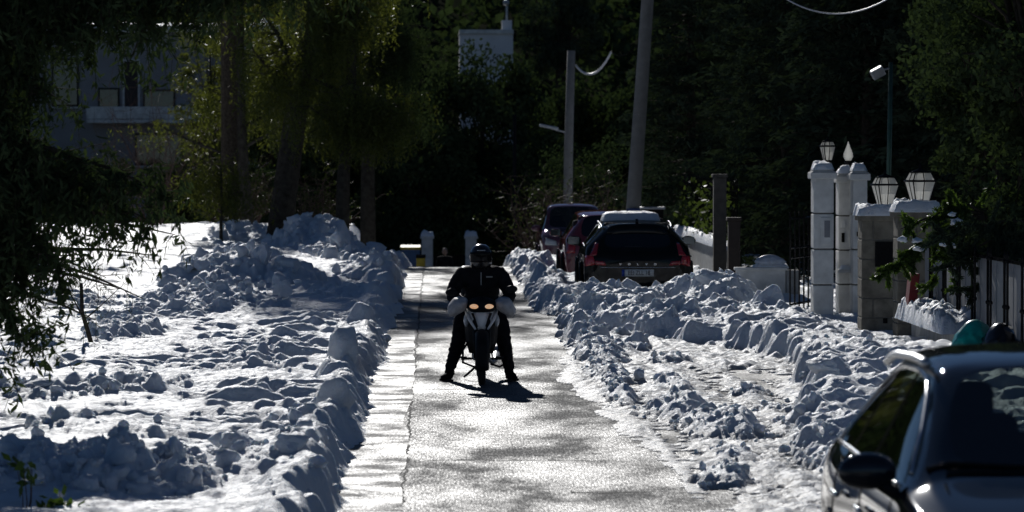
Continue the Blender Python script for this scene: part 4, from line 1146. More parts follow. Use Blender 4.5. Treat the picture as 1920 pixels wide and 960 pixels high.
patch('rear_spoiler', [(-0.5, -2.12), (0.5, -2.12), (0.52, -1.95), (-0.52, -1.95)], 'top', M['paint_black'], 0.02, 10, 2)
tube_on(bvh, [(0.05 * q - 0.0, -2.1, 1.0 - q * 0.0) for q in (0,)] * 2, (0, -1, 0), 0.01, 0.02, 'wiper_boss', M['trim'], t)
MB().box((0.0, -1.86, 1.40), (0.05, 0.12, 0.05), rotm(0.4)).build('antenna', M['trim'], t, bevel=0.01)
sn = snow_cap(None, (0, 0, 0), (0.98, 0.95, 0.15), 51, 'roof_snow_slab', None, 0.1)
sn.location = (VX - 0.06, VD - 0.35, 1.335)
tag(sn, 'rounded snow slab lying on the roof of the black estate car', 'snow')

# --- dark red hatchback ahead of it
hat = [(2.0, .28, .62, .60, .56, .50, .66, .68), (1.9, .2, .76, .76, .70, .62, .80, .82), (1.5, .2, .87, .84, .78, .70, .91, .94), (1.05, .2, .92, .85, .80, .71, .96, 1.0),
       (0.9, .2, .93, .85, .80, .70, .98, 1.03), (0.25, .2, .94, .85, .80, .57, 1.38, 1.44), (0.1, .2, .94, .85, .80, .565, 1.40, 1.46), (-0.2, .2, .95, .85, .80, .56, 1.41, 1.475), (-0.28, .2, .95, .85, .80, .56, 1.41, 1.475),
       (-0.95, .2, .97, .85, .80, .55, 1.39, 1.46), (-1.03, .2, .97, .85, .80, .548, 1.385, 1.457), (-1.35, .2, .99, .845, .79, .53, 1.34, 1.43), (-1.62, .2, .99, .83, .775, .515, 1.30, 1.40),
       (-1.80, .2, .92, .82, .76, .60, .95, .97), (-1.92, .2, .82, .80, .74, .60, .85, .87), (-1.96, .26, .62, .77, .72, .60, .66, .68)]
HX, HD = 3.34, 76.2
t, patch, bvh = car('hatchback_car', 'dark red hatchback parked ahead of the black estate car', (HX, HD, -0.12), 0.0, hat, M['paint_red'], M['glass_dark'], 0, 4, (7, 9), 12, 13, 11, (1.22, -1.22), 0.30, M['glass_dark'])
for s in (-1, 1):
    patch('tail_light', [(s * 0.62, .66), (s * 0.79, .66), (s * 0.72, .96), (s * 0.62, .96)], 'rear', M['red_lens'], 0.006, 4, 6)
    patch('door_seam', [(-0.24, .32), (-0.232, .32), (-0.232, .93), (-0.24, .93)], 'left' if s < 0 else 'right', M['trim'], 0.0015, 1, 8)
    tube_on(bvh, [(s * .8, -0.1 + q, .80) for q in (-0.1, -0.04, 0.04, 0.1)], (s, 0, 0), 0.03, 0.014, 'door_handle', M['paint_red'], t)
patch('number_plate', [(-0.26, .5), (0.26, .5), (0.26, .61), (-0.26, .61)], 'rear', M['plate'], 0.008, 4, 2)

# --- plum van-like car farther on, facing the camera
van = [(2.1, .3, .72, .66, .62, .56, .77, .79), (2.0, .22, .90, .82, .76, .68, .94, .97), (1.6, .22, 1.02, .88, .82, .74, 1.06, 1.09), (1.35, .22, 1.06, .89, .84, .75, 1.10, 1.14),
       (1.22, .22, 1.07, .89, .84, .74, 1.12, 1.17), (0.65, .22, 1.08, .89, .84, .66, 1.64, 1.72), (0.5, .22, 1.08, .89, .84, .655, 1.67, 1.76), (0.1, .22, 1.08, .89, .84, .65, 1.69, 1.785), (0.02, .22, 1.08, .89, .84, .65, 1.69, 1.785),
       (-0.85, .22, 1.08, .89, .84, .65, 1.69, 1.785), (-0.93, .22, 1.08, .89, .84, .65, 1.69, 1.785), (-1.65, .22, 1.08, .89, .84, .64, 1.67, 1.77), (-1.95, .22, 1.08, .88, .83, .63, 1.62, 1.73),
       (-2.05, .22, 1.04, .87, .82, .68, 1.08, 1.10), (-2.1, .22, .9, .86, .8, .68, .93, .95), (-2.12, .3, .7, .82, .78, .68, .73, .75)]
CX, CD = px(1072, 400, 101).x, 101.0
t, patch, bvh = car('plum_van', 'plum coloured high-roofed van facing the camera behind the red hatchback', (CX, CD, gz(2.8, 101)), PI, van, M['paint_plum'], M['glass'], 0, 4, (7, 9), 12, 13, 11, (1.35, -1.3), 0.32, M['glass_dark'])
for s in (-1, 1):
    patch('headlight', [(s * 0.45, .72), (s * 0.76, .74), (s * 0.74, .92), (s * 0.48, .84)], 'front', M['clear_lens'], 0.006, 6, 4)
    patch('door_seam', [(0.06, .32), (0.068, .32), (0.068, 1.05), (0.06, 1.05)], 'left' if s < 0 else 'right', M['trim'], 0.0015, 1, 8)
patch('grille', [(-0.40, .55), (0.40, .55), (0.40, .76), (-0.40, .76)], 'front', M['trim'], 0.006, 8, 4)
patch('number_plate', [(-0.26, .42), (0.26, .42), (0.26, .52), (-0.26, .52)], 'front', M['plate'], 0.012, 4, 2)

# ------------------------------------------------------------------ people
def skin_body(name, joints, edges, root, mat, parent, sub=2):
    me = bpy.data.meshes.new(name)
    keys = list(joints); idx = {k: i for i, k in enumerate(keys)}
    me.from_pydata([joints[k][0] for k in keys], [(idx[a], idx[b]) for a, b in edges], [])
    o = bpy.data.objects.new('tmp', me); col.objects.link(o)
    o.modifiers.new('skin', 'SKIN')
    sv = me.skin_vertices[0].data
    for k in keys:
        r = joints[k][1]; sv[idx[k]].radius = r if hasattr(r, '__len__') else (r, r)
    sv[idx[root]].use_root = True
    m = o.modifiers.new('sub', 'SUBSURF'); m.levels = sub + 1; m.render_levels = sub + 1
    dg = bpy.context.evaluated_depsgraph_get(); dg.update()
    r = bpy.data.meshes.new_from_object(o.evaluated_get(dg)); bpy.data.objects.remove(o)
    r.materials.clear()
    N_ = len(r.vertices); co = np.zeros(N_ * 3, np.float32); no = np.zeros(N_ * 3, np.float32)
    r.vertices.foreach_get('co', co); r.vertices.foreach_get('normal', no); co = co.reshape(-1, 3); no = no.reshape(-1, 3)
    fold = np.abs(fbm(co[:, 0] * 9 + co[:, 1] * 5, co[:, 2] * 16, 3, 12)) - 0.3        # creases in the cloth
    r.vertices.foreach_set('co', (co + no * (0.016 * fold)[:, None]).ravel())
    return link(name, r, mat, parent, True)
M['dark_cloth'] = simple('dark_cloth', (0.012, 0.012, 0.015), 0.85, spec=0.05, var=0.4, nscale=12, bmp=0.5)
M['helmet'] = simple('helmet_shell', (0.012, 0.012, 0.014), 0.22, spec=0.3, coat=0.8)
M['visor'] = simple('visor', (0.006, 0.006, 0.008), 0.3, spec=0.0, coat=0.25)
M['skin'] = simple('skin', (0.35, 0.22, 0.16), 0.6)
RXp, RDp = 0.505, 41.9
rider = thing('person', 'person in dark jacket, trousers and black helmet astride the scooter, feet on the road', 'person', (RXp, RDp, 0))
J = {'pel': ((0, 0.20, 0.80), (0.17, 0.14)), 'wst': ((0, 0.16, 0.94), (0.18, 0.14)), 'chs': ((0, 0.08, 1.08), (0.235, 0.16)), 'upc': ((0, 0.04, 1.17), (0.18, 0.12)), 'nck': ((0, 0.02, 1.25), (0.075, 0.08)), 'hed': ((0, 0.0, 1.36), (0.09, 0.10))}
E = [('pel', 'wst'), ('wst', 'chs'), ('chs', 'upc'), ('upc', 'nck'), ('nck', 'hed')]
for s, n in ((-1, 'l'), (1, 'r')):
    fx = -0.375 if s < 0 else 0.335
    J.update({n + 'sh': ((s * 0.205, 0.04, 1.15), 0.105), n + 'ua': ((s * 0.275, 0.00, 1.06), 0.092), n + 'el': ((s * 0.315, -0.08, 0.95), 0.075), n + 'fa': ((s * 0.30, -0.25, 0.90), 0.058), n + 'wr': ((s * 0.27, -0.38, 0.87), 0.042), n + 'hd': ((s * 0.26, -0.46, 0.87), 0.045),
              n + 'hp': ((s * 0.13, 0.15, 0.76), 0.115), n + 'th': ((s * 0.205, -0.02, 0.64), 0.112), n + 'kn': ((s * 0.235, -0.12, 0.50), 0.088), n + 'cf': ((s * 0.27, -0.02, 0.34), 0.080), n + 'an': ((fx * 0.92, 0.05, 0.12), 0.058),
              n + 'hl': ((fx * 0.93, 0.06, 0.055), 0.045), n + 'bl': ((fx * 1.04, -0.05, 0.045), 0.046), n + 'te': ((fx * 1.10, -0.13, 0.038), 0.034)})
    E += [('upc', n + 'sh'), (n + 'sh', n + 'ua'), (n + 'ua', n + 'el'), (n + 'el', n + 'fa'), (n + 'fa', n + 'wr'), (n + 'wr', n + 'hd'), ('pel', n + 'hp'), (n + 'hp', n + 'th'), (n + 'th', n + 'kn'), (n + 'kn', n + 'cf'), (n + 'cf', n + 'an'), (n + 'an', n + 'hl'), (n + 'hl', n + 'bl'), (n + 'bl', n + 'te')]
    for f in range(4):       # gloved fingers closed round the grips inside the muffs
        J[n + 'f%d' % f] = ((s * (0.225 + 0.022 * f), -0.52, 0.875), 0.010); J[n + 'g%d' % f] = ((s * (0.225 + 0.022 * f), -0.535, 0.84), 0.009)
        E += [(n + 'hd', n + 'f%d' % f), (n + 'f%d' % f, n + 'g%d' % f)]
skin_body('body', J, E, 'pel', M['dark_cloth'], rider)
hm = MB()
prof = [(0.001, 0.142), (0.05, 0.136), (0.088, 0.112), (0.115, 0.07), (0.124, 0.02), (0.122, -0.04), (0.112, -0.09), (0.098, -0.12), (0.080, -0.125)]
hm.lathe(prof[::-1], 26, Matrix.Translation((0, -0.01, 1.355)) @ Matrix.Diagonal((1, 1.18, 1, 1)), False)
h = hm.build('helmet', M['helmet'], rider, True)
vv = []
for j in range(7):
    for i in range(15):
        a = -PI / 2 + (i / 14 - 0.5) * 2.3; z = -0.055 + j / 6 * 0.11
        rr = 0.1275 - 0.35 * (z - 0.01) ** 2
        vv.append((rr * math.cos(a), rr * 1.18 * math.sin(a) - 0.013, 1.355 + z))
o = link('visor', np_mesh('visor', vv, grid_faces(7, 15)[:, ::-1]), M['visor'], h, True)
o.modifiers.new('s', 'SOLIDIFY').thickness = 0.004
MB().box((0, -0.152, 1.43), (0.09, 0.02, 0.012)).build('vent', M['grey_metal'], h, bevel=0.004)
# zip and chest mark
MB().tube([(0.0, -0.10, 1.19), (0.0, -0.10, 1.05)], 0.004, 5).build('zip', M['grey_metal'], rider)
MB().box((0.09, -0.085, 1.14), (0.07, 0.004, 0.014), rotm(0.2)).build('chest_mark', M['grey_metal'], rider)
for s, fx in ((-1, -0.375), (1, 0.335)):
    MB().box((fx * 1.01, -0.03, 0.012), (0.09, 0.24, 0.024), rotm(0, 0, -s * 0.35)).build('shoe_sole', M['rubber'], rider, bevel=0.01)

# ------------------------------------------------------------------ scooter
M['white_fairing'] = simple('white_fairing', (0.78, 0.79, 0.80), 0.4, coat=0.5, var=0.08)
M['dark_plastic'] = simple('dark_plastic', (0.015, 0.016, 0.018), 0.4, spec=0.05, var=0.3)
M['muff'] = simple('grey_quilted_muff', (0.42, 0.42, 0.44), 0.6, var=0.2, nscale=14, bmp=0.4)
sc = thing('scooter', 'step-through scooter with lit twin headlights and grey handlebar muffs', 'scooter', (RXp, RDp, 0))
def bike_wheel(y):
    w = bpy.data.objects.new('wheel', None); col.objects.link(w); w.parent = sc; w.location = (0, y, 0.285)
    R = Matrix.Rotation(PI / 2, 4, 'Y')
    pr = [(0.215, -0.03), (0.255, -0.042), (0.278, -0.03), (0.285, 0), (0.278, 0.03), (0.255, 0.042), (0.215, 0.03)]
    MB().lathe(pr, 32, R, False).build('tyre', M['rubber'], w, True)
    rim = MB().lathe([(0.218, -0.025), (0.205, 0), (0.218, 0.025)], 32, R, False)
    for k in range(6):
        a = PI / 3 * k; rim.tube([(0, 0, 0), (0, math.cos(a) * 0.21, math.sin(a) * 0.21)], 0.012, 5)
    rim.build('rim', M['alloy'], w, True)
    MB().lathe([(0.06, -0.045), (0.06, 0.045)], 16, R).build('hub', M['alloy'], w, True)
bike_wheel(-0.66); bike_wheel(0.58)
for s in (-1, 1):
    MB().tube([(s * 0.065, -0.66, 0.285), (s * 0.068, -0.60, 0.48), (s * 0.07, -0.50, 0.72)], [0.022, 0.026, 0.03], 8).build('fork_leg', M['dark_plastic'], sc, True)
vv = []
for i in range(15):
    a = math.radians(-25 + 170 * i / 14)
    for j in range(7):
        b = (j / 6 - 0.5)
        r = 0.315 - 0.05 * (2 * b) ** 2
        vv.append((b * 0.15, -0.66 - math.cos(a) * r, 0.285 + math.sin(a) * r))
o = link('front_fender', np_mesh('front_fender', vv, grid_faces(15, 7)), M['dark_plastic'], sc, True); o.modifiers.new('s', 'SOLIDIFY').thickness = 0.008
# leg shield: dark centre with a pale V
def sheet(name, rowsxz, mat, parent=sc, thick=0.02):
    """rows from top to bottom: (half width inner, half width outer, z, y centre, y edge)"""
    vv = []
    for (w, z, yc, ye) in rowsxz:
        for j in range(9):
            b = j / 4 - 1
            vv.append((b * w, yc + (ye - yc) * b * b, z))
    o = link(name, np_mesh(name, vv, grid_faces(len(rowsxz), 9)[:, ::-1]), mat, parent, True)
    o.modifiers.new('s', 'SOLIDIFY').thickness = thick
    return o
sheet('leg_shield', [(0.175, .80, -.50, -.36), (0.185, .70, -.52, -.34), (0.18, .58, -.50, -.32), (0.17, .45, -.46, -.30), (0.13, .32, -.42, -.30)], M['dark_plastic'])
sheet('front_panel', [(0.155, .79, -.56, -.44), (0.135, .72, -.575, -.48), (0.10, .64, -.58, -.52), (0.085, .585, -.56, -.53)], M['white_fairing'])
for s in (-1, 1):
    MB().tube([(s * 0.165, -.42, .795), (s * 0.13, -.53, .69), (s * 0.065, -.585, .59)], [0.022, 0.018, 0.012], 6).build('panel_edge', M['white_fairing'], sc, True)
    MB().tube([(s * 0.10, -.555, .765), (s * 0.045, -.592, .62)], [0.016, 0.008], 6).build('panel_vent', M['dark_plastic'], sc, True)
    MB().ball((s * 0.165, -0.43, 0.68), (0.03, 0.04, 0.07), 10, 7).build('indicator', M['clear_lens'], sc, True)
ck = MB().ball((0, -0.47, 0.845), (0.17, 0.15, 0.095), 20, 12).build('headlight_cowl', M['dark_plastic'], sc, True)
def mat_lit():
    m, nt, bs = new_mat('lit_headlight')
    bs.inputs['Base Color'].default_value = (0.8, 0.7, 0.6, 1); bs.inputs['Roughness'].default_value = 0.2
    f = noise(nt, coords(nt, 'obj'), 30, 2)
    nt.links.new(ramp(nt, f, [(0.3, (1.0, 0.45, 0.16)), (0.7, (1.0, 0.72, 0.45))]), bs.inputs['Emission Color'])
    bs.inputs['Emission Strength'].default_value = 0.75
    return m
lit = mat_lit()
for s in (-1, 1):
    MB().ball((s * 0.078, -0.595, 0.838), (0.052, 0.035, 0.026), 14, 9).build('headlight', lit, ck, True)
MB().tube([(-0.30, -0.44, 0.90), (-0.12, -0.46, 0.92), (0.12, -0.46, 0.92), (0.30, -0.44, 0.90)], 0.016, 8).build('handlebar', M['iron'], sc, True)
for s in (-1, 1):
    bm = bmesh.new(); bmesh.ops.create_icosphere(bm, subdivisions=4, radius=1)
    for v in bm.verts:
        p = v.co; k = 1 + 0.07 * float(fbm(p.x * 2 + s * 5, p.y * 2 + p.z * 2, 3, 17))
        v.co = Vector((p.x * 0.125 * k, p.y * 0.15 * k, p.z * 0.088 * k - (0.045 * p.x * s if p.x * s > 0 else 0)))
    me = bpy.data.meshes.new('handlebar_muff'); bm.to_mesh(me); bm.free()
    mf = link('handlebar_muff', me, M['muff'], sc, True); mf.location = (s * 0.262 - 0.0, -0.46, 0.845); mf.rotation_euler = (0, s * 0.38, 0)
    st = MB().tube([(s * 0.20, -0.45, 0.92), (s * 0.27, -0.47, 0.98), (s * 0.32, -0.47, 1.0)], 0.007, 6).build('mirror_stem', M['iron'], sc, True)
    mz = 0.985 if s < 0 else 1.02
    MB().ball((s * 0.325, -0.47, mz), (0.065, 0.022, 0.042), 14, 8).build('mirror', M['dark_plastic'], sc, True)
MB().ball((0, 0.05, 0.42), (0.10, 0.28, 0.10), 14, 9).build('centre_spine', M['dark_plastic'], sc, True)
MB().ball((0, 0.22, 0.70), (0.15, 0.42, 0.075), 16, 9).build('saddle', M['seat'], sc, True)
MB().ball((0, 0.45, 0.60), (0.14, 0.42, 0.12), 16, 9).build('tail_body', M['white_fairing'], sc, True)
en = MB().box((0, -0.02, 0.33), (0.20, 0.34, 0.20)).build('engine', M['grey_metal'], sc, bevel=0.03)
for k in range(5):
    MB().lathe([(0.085, -0.006), (0.085, 0.006)], 14, Matrix.Translation((0, -0.22 - 0.03 * k, 0.34)) @ Matrix.Rotation(PI / 2, 4, 'X')).build('cooling_fin', M['grey_metal'], en)
MB().tube([(0.05, -0.25, 0.30), (0.12, -0.12, 0.20), (0.16, 0.2, 0.22), (0.17, 0.45, 0.27)], [0.02, 0.022, 0.03, 0.05], 8).tube([(0.17, 0.45, 0.27), (0.18, 0.85, 0.34)], [0.055, 0.05], 10).build('exhaust', M['grey_metal'], sc, True)
for s in (-1, 1):
    MB().tube([(s * 0.06, -0.1, 0.25), (s * 0.22, -0.12, 0.25)], 0.014, 6).box((s * 0.20, -0.12, 0.265), (0.09, 0.05, 0.02)).build('foot_peg', M['rubber'], sc)
MB().tube([(-0.10, -0.30, 0.50), (-0.20, -0.36, 0.36), (-0.20, -0.34, 0.22), (-0.08, -0.26, 0.17)], 0.013, 6).build('crash_bar', M['iron'], sc, True)
MB().tube([(0.10, -0.26, 0.20), (0.20, -0.28, 0.17), (0.23, -0.30, 0.19)], 0.012, 6).build('brake_pedal', M['iron'], sc, True)
MB().tube([(0.0, 0.1, 0.2), (-0.15, 0.2, 0.06), (-0.18, 0.28, 0.03)], 0.013, 6).build('side_stand', M['iron'], sc, True)
tc = MB().box((0, 0.86, 1.04), (0.44, 0.38, 0.30), None, 0.92).build('top_case', M['dark_plastic'], sc, bevel=0.05)
MB().box((0, 0.86, 1.205), (0.45, 0.38, 0.05), None, 0.9).build('case_lid', M['white_fairing'], tc, bevel=0.02)
MB().tube([(-0.1, 0.55, 0.70), (-0.1, 0.95, 0.86)], 0.013, 6).tube([(0.1, 0.55, 0.70), (0.1, 0.95, 0.86)], 0.013, 6).build('rack', M['iron'], sc, True)
MB().box((0, 0.88, 0.56), (0.12, 0.06, 0.07)).build('tail_light', M['red_lens'], sc, bevel=0.015)
MB().ball((0, 0.80, 0.50), (0.07, 0.2, 0.06), 10, 7).build('rear_fender', M['dark_plastic'], sc, True)

# person far down the street
PD = 123.0
pp = px(834, 470, PD); z0 = gz(pp.x, PD)
w = thing('person', 'distant person in dark clothes walking beyond the crest of the road', 'person', (pp.x, PD, z0))
J = {'pel': ((0, 0, 0.95), (0.16, 0.11)), 'wst': ((0, 0, 1.12), (0.15, 0.11)), 'chs': ((0, 0, 1.32), (0.19, 0.13)), 'upc': ((0, 0, 1.43), (0.15, 0.10)), 'nck': ((0, 0, 1.51), 0.055)}
E = [('pel', 'wst'), ('wst', 'chs'), ('chs', 'upc'), ('upc', 'nck')]
for s, n in ((-1, 'l'), (1, 'r')):
    J.update({n + 'sh': ((s * 0.19, 0, 1.42), 0.075), n + 'el': ((s * 0.25, 0.03, 1.15), 0.06), n + 'wr': ((s * 0.25, -0.08, 0.93), 0.04), n + 'hd': ((s * 0.25, -0.11, 0.86), 0.036),
              n + 'hp': ((s * 0.10, 0, 0.88), 0.10), n + 'kn': ((s * 0.11, -0.08 * s, 0.50), 0.07), n + 'an': ((s * 0.11, 0.06 * s, 0.09), 0.05), n + 'te': ((s * 0.12, 0.06 * s - 0.16, 0.04), 0.04)})
    E += [('upc', n + 'sh'), (n + 'sh', n + 'el'), (n + 'el', n + 'wr'), (n + 'wr', n + 'hd'), ('pel', n + 'hp'), (n + 'hp', n + 'kn'), (n + 'kn', n + 'an'), (n + 'an', n + 'te')]
skin_body('body', J, E, 'pel', M['dark_cloth'], w)
hd = MB().ball((0, -0.01, 1.63), (0.078, 0.098, 0.115), 16, 12).ball((0, -0.105, 1.615), (0.014, 0.02, 0.022), 8, 6).ball((0.08, 0, 1.62), (0.014, 0.025, 0.03), 8, 6).ball((-0.08, 0, 1.62), (0.014, 0.025, 0.03), 8, 6).build('head', M['skin'], w, True)
MB().ball((0, 0.015, 1.655), (0.088, 0.105, 0.105), 16, 10).build('hair', simple('grey_hair', (0.12, 0.11, 0.10), 0.7, nscale=40, bmp=0.5), w, True)

# ------------------------------------------------------------------ vegetation
def leaf_quads(C, A, B):
    """centres, half length vectors, half width vectors -> rhombus leaves"""
    n = len(C)
    V = np.stack([C - A, C + B, C + A, C - B], 1).reshape(-1, 3)
    F = np.arange(n * 4, dtype=np.int32).reshape(-1, 4)
    return V, F
def unit(v): return v / np.maximum(np.linalg.norm(v, axis=-1, keepdims=True), 1e-6)
def leaf_object(name, C, A, B, mat, parent):
    V, F = leaf_quads(C, A, B)
    return link(name, np_mesh(name, V, F), mat, parent)
def rand_leaves(rs, C, length, width, droop=0.0):
    n = len(C)
    a = unit(rs.normal(size=(n, 3)) + np.array([0, 0, -droop]))
    b = unit(np.cross(a, rs.normal(size=(n, 3))))
    k = rs.uniform(0.6, 1.3, (n, 1))
    return C, a * length * 0.5 * k, b * width * 0.5 * k

def grow(mb, rs, p, dv, length, r, seg=5, wob=0.25, lift=0.0):
    pts = [Vector(p)]; dv = Vector(dv).normalized(); rad = [r]
    for i in range(seg):
        dv = (dv + Vector(rs.normal(size=3)) * wob * 0.4 + Vector((0, 0, lift))).normalized()
        pts.append(pts[-1] + dv * length / seg); rad.append(r * (1 - 0.75 * (i + 1) / seg))
    mb.tube(pts, rad, 6 if r > 0.03 else 4)
    return pts

def weeping_tree(name, label, loc, trunk, r0, seed, zlo, nlimb=16, spread=2.4, group=None, leafmat='leaf_olive', density=1.0, gap=None):
    rs = np.random.RandomState(seed)
    t = thing(name, label, 'tree', loc, 0, group)
    mb = MB(); k = len(trunk)
    mb.tube(trunk, [r0 * (1.15 - 0.75 * i / (k - 1)) for i in range(k)], 12)
    C = []; 
    for i in range(nlimb):
        f = rs.uniform(0.30 if gap else 0.35, 1.0)
        j = f * (k - 1); a = int(min(j, k - 2))
        p = Vector(trunk[a]).lerp(Vector(trunk[a + 1]), j - a)
        w = rs.uniform(0, 2 * PI)
        if gap and gap[0] < p.z < gap[1]: continue
        pts = grow(mb, rs, p, (math.cos(w), math.sin(w), rs.uniform(0.2, 0.9)), spread * rs.uniform(0.6, 1.2), r0 * 0.30, 5, 0.35)
        for q in pts[2:]:
            for m in range(3):
                w2 = rs.uniform(0, 2 * PI)
                sub = grow(mb, rs, q, (math.cos(w2), math.sin(w2), 0.1), rs.uniform(0.5, 1.1), r0 * 0.07, 3, 0.4, -0.12)
                for e in sub[1:]:
                    for s_ in range(max(1, int(3 * density))):
                        L = rs.uniform(0.3, 1.7) * (0.6 + 0.4 * density)
                        n = int(L / 0.045)
                        zz = np.linspace(0, L, n)
                        sway = rs.normal(size=2) * 0.12
                        c = np.stack([e.x + rs.normal() * 0.1 + sway[0] * zz + rs.normal(size=n) * 0.05, e.y + rs.normal() * 0.1 + sway[1] * zz + rs.normal(size=n) * 0.025, e.z - zz], 1)
                        C.append(c[c[:, 2] + 0 > zlo + rs.uniform(0, 0.8)])
    mb.build('trunk', M['bark_pale'], t, True)
    C = np.concatenate(C)
    C, A, B = rand_leaves(rs, C, 0.12, 0.034, 0.9)
    leaf_object('crown', C, A, B, M[leafmat], t)
    return t

def conifer(name, label, loc, h, r, seed, zlo=0.3, nb=150, group=None, mat='needle', per=70, llen=0.15, lw=0.045):
    rs = np.random.RandomState(seed)
    t = thing(name, label, 'tree', loc, rs.uniform(0, 6), group)
    mb = MB(); mb.tube([(0, 0, -0.3), (0.05, 0, h * 0.4), (0, 0.05, h)], [h * 0.018, h * 0.012, 0.015], 8)
    C = []; A = []
    for i in range(nb):
        f = rs.rand() ** 0.8
        z = zlo + (h - zlo) * f
        L = r * (1 - f) ** 0.75 * rs.uniform(0.6, 1.15) + 0.25
        w = rs.uniform(0, 2 * PI); dr = rs.uniform(-0.05, 0.35)
        dv = np.array([math.cos(w), math.sin(w), 0.0])
        n = int(per * (0.35 + L / r))
        u = rs.rand(n) ** 0.6
        P = np.array([0, 0, z]) + dv * (u * L)[:, None] + np.array([0, 0, 1]) * (0.12 * u * L - dr * (u * L) ** 2 / max(L, 0.5))[:, None]
        side = np.array([-dv[1], dv[0], 0]) * (rs.normal(size=n) * 0.20 * L * (1.05 - u) + rs.normal(size=n) * 0.05)[:, None]
        P = P + side + rs.normal(size=(n, 3)) * 0.05
        C.append(P); A.append(unit(dv + rs.normal(size=(n, 3)) * 0.55 + np.array([0, 0, -0.25])))
        mb.tube([(0, 0, z), tuple(np.array([0, 0, z]) + dv * L * 0.8 + np.array([0, 0, 0.12 * L * .8 - dr * .64 * L]))], [0.022, 0.006], 4, False)
    C = np.concatenate(C); A = np.concatenate(A); n = len(C)
    B = unit(np.cross(A, rs.normal(size=(n, 3))))
    k = rs.uniform(0.6, 1.4, (n, 1))
    mb.build('trunk', M['bark'], t, True)
    leaf_object('crown', C, A * llen * 0.5 * k, B * lw * 0.5 * k, M[mat], t)
    return t

def broadleaf(name, label, loc, h, r, seed, zlo, n=14000, group=None, mat='leaf_dark', leaf=(0.11, 0.06), clumps=60, trunk_r=0.12, flat=1.0):
    rs = np.random.RandomState(seed)
    t = thing(name, label, 'tree', loc, rs.uniform(0, 6), group)
    mb = MB(); mb.tube([(0, 0, -0.3), (0.06, 0.03, zlo + 0.3 * (h - zlo)), (0, 0, zlo + 0.75 * (h - zlo))], [trunk_r * 1.2, trunk_r, trunk_r * 0.3], 9)
    C = []; cz = (zlo + h) / 2; hz_ = (h - zlo) / 2
    per = n // clumps
    for i in range(clumps):
        v = unit(rs.normal(size=3)); k = rs.rand() ** 0.4
        c = np.array([0, 0, cz]) + v * np.array([r, r, hz_]) * k * 0.9
        s = rs.uniform(0.22, 0.5) * min(r, hz_) * 0.75
        p = rs.normal(size=(per, 3)); p = unit(p) * (rs.rand(per, 1) ** 0.45)
        C.append(c + p * np.array([s, s, s * 0.75 * flat]))
        mb.tube([(0, 0, zlo + 0.2 * (h - zlo)), tuple((c + np.array([0, 0, zlo + 0.4 * (h - zlo)])) / 2), tuple(c)], [trunk_r * 0.35, trunk_r * 0.2, 0.01], 4, False)
    C = np.concatenate(C)
    mb.build('trunk', M['bark'], t, True)
    C, A, B = rand_leaves(rs, C, leaf[0], leaf[1], 0.3)
    leaf_object('crown', C, A, B, M[mat], t)
    return t

def bare_shrub(name, label, loc, h, spread, seed, n=40, group=None, buds=True):
    rs = np.random.RandomState(seed)
    t = thing(name, label, 'shrub', loc, 0, group)
    mb = MB(); tips = []
    for i in range(n):
        w = rs.uniform(0, 6.28)
        pts = grow(mb, rs, (rs.normal() * 0.12, rs.normal() * 0.12, -0.05), (math.cos(w) * spread, math.sin(w) * spread, 1.0), h * rs.uniform(0.5, 1.05), 0.018, 6, 0.4)
        for q in pts[2:]:
            for m in range(2):
                w = rs.uniform(0, 6.28)
                sub = grow(mb, rs, q, (math.cos(w), math.sin(w), rs.uniform(0, 1)), h * rs.uniform(0.1, 0.3), 0.007, 3, 0.5)
                tips += sub[1:]
    mb.build('branches', M['twig'], t)
    if buds:
        C = np.array([p[:] for p in tips]); C = C + rs.normal(size=C.shape) * 0.03
        C, A, B = rand_leaves(rs, np.repeat(C, 2, 0), 0.06, 0.035)
        leaf_object('dry_leaves', C, A, B, M['leaf_ivy'], t)
    return t

# weeping trees along the left verge
d = 100
def pl_(xx, yy, dd, loc): return Vector(px(xx, yy, dd)) - Vector(loc)
loc = (px(520, 440, d).x, d, 0.0)
weeping_tree('weeping_tree', 'big weeping tree with thick pale trunk leaning right, left of the road', loc,
             [(0, 0, -0.2), pl_(532, 380, d, loc), pl_(550, 250, d, loc), pl_(572, 100, d, loc), pl_(578, -60, d, loc), (0.7, 0, 9.0), (0.2, 0, 12.0), (-0.4, 0.4, 15.5), (-0.8, 0, 19.5)], 0.31, 21, 2.6, 52, 2.7, gap=(4.6, 13.0))
loc = (px(640, 440, d - 2).x, d - 2, 0.0)
weeping_tree('weeping_tree', 'slim weeping tree with yellowish hanging leaves close to the road', loc,
             [(0, 0, -0.2), (0.06, 0, 2.0), (0.25, 0, 4.0), (0.3, 0, 6.0), (0.2, 0, 7.0)], 0.17, 22, 2.0, 16, 1.7)
loc = (px(690, 440, d + 3).x, d + 3, 0.0)
weeping_tree('weeping_tree', 'weeping tree with two dark stems behind the slim one', loc,
             [(0, 0, -0.2), (0.0, 0, 2.0), (0.1, 0, 4.0), (-0.1, 0, 5.5), (-0.2, 0, 7.0)], 0.19, 23, 2.6, 15, 1.6, leafmat='leaf_dark')
loc = (px(470, 440, 112).x, 112, 0.0)
weeping_tree('weeping_tree', 'olive weeping tree behind the young staked tree on the left', loc,
             [(0, 0, -0.2), (-0.2, 0, 2.0), (-0.3, 0, 5.0), (-0.2, 0, 8)], 0.18, 24, 2.4, 18, 2.6)
loc = (px(415, 470, 97).x, 97, 0.1)
t = weeping_tree('young_tree', 'young slender tree with a thin straight stem in the snow field', loc,
             [(0, 0, -0.2), (0, 0, 0.7), (0.02, 0, 1.2), (0, 0, 2.0)], 0.045, 25, 0.55, 9, 0.55, density=0.5)
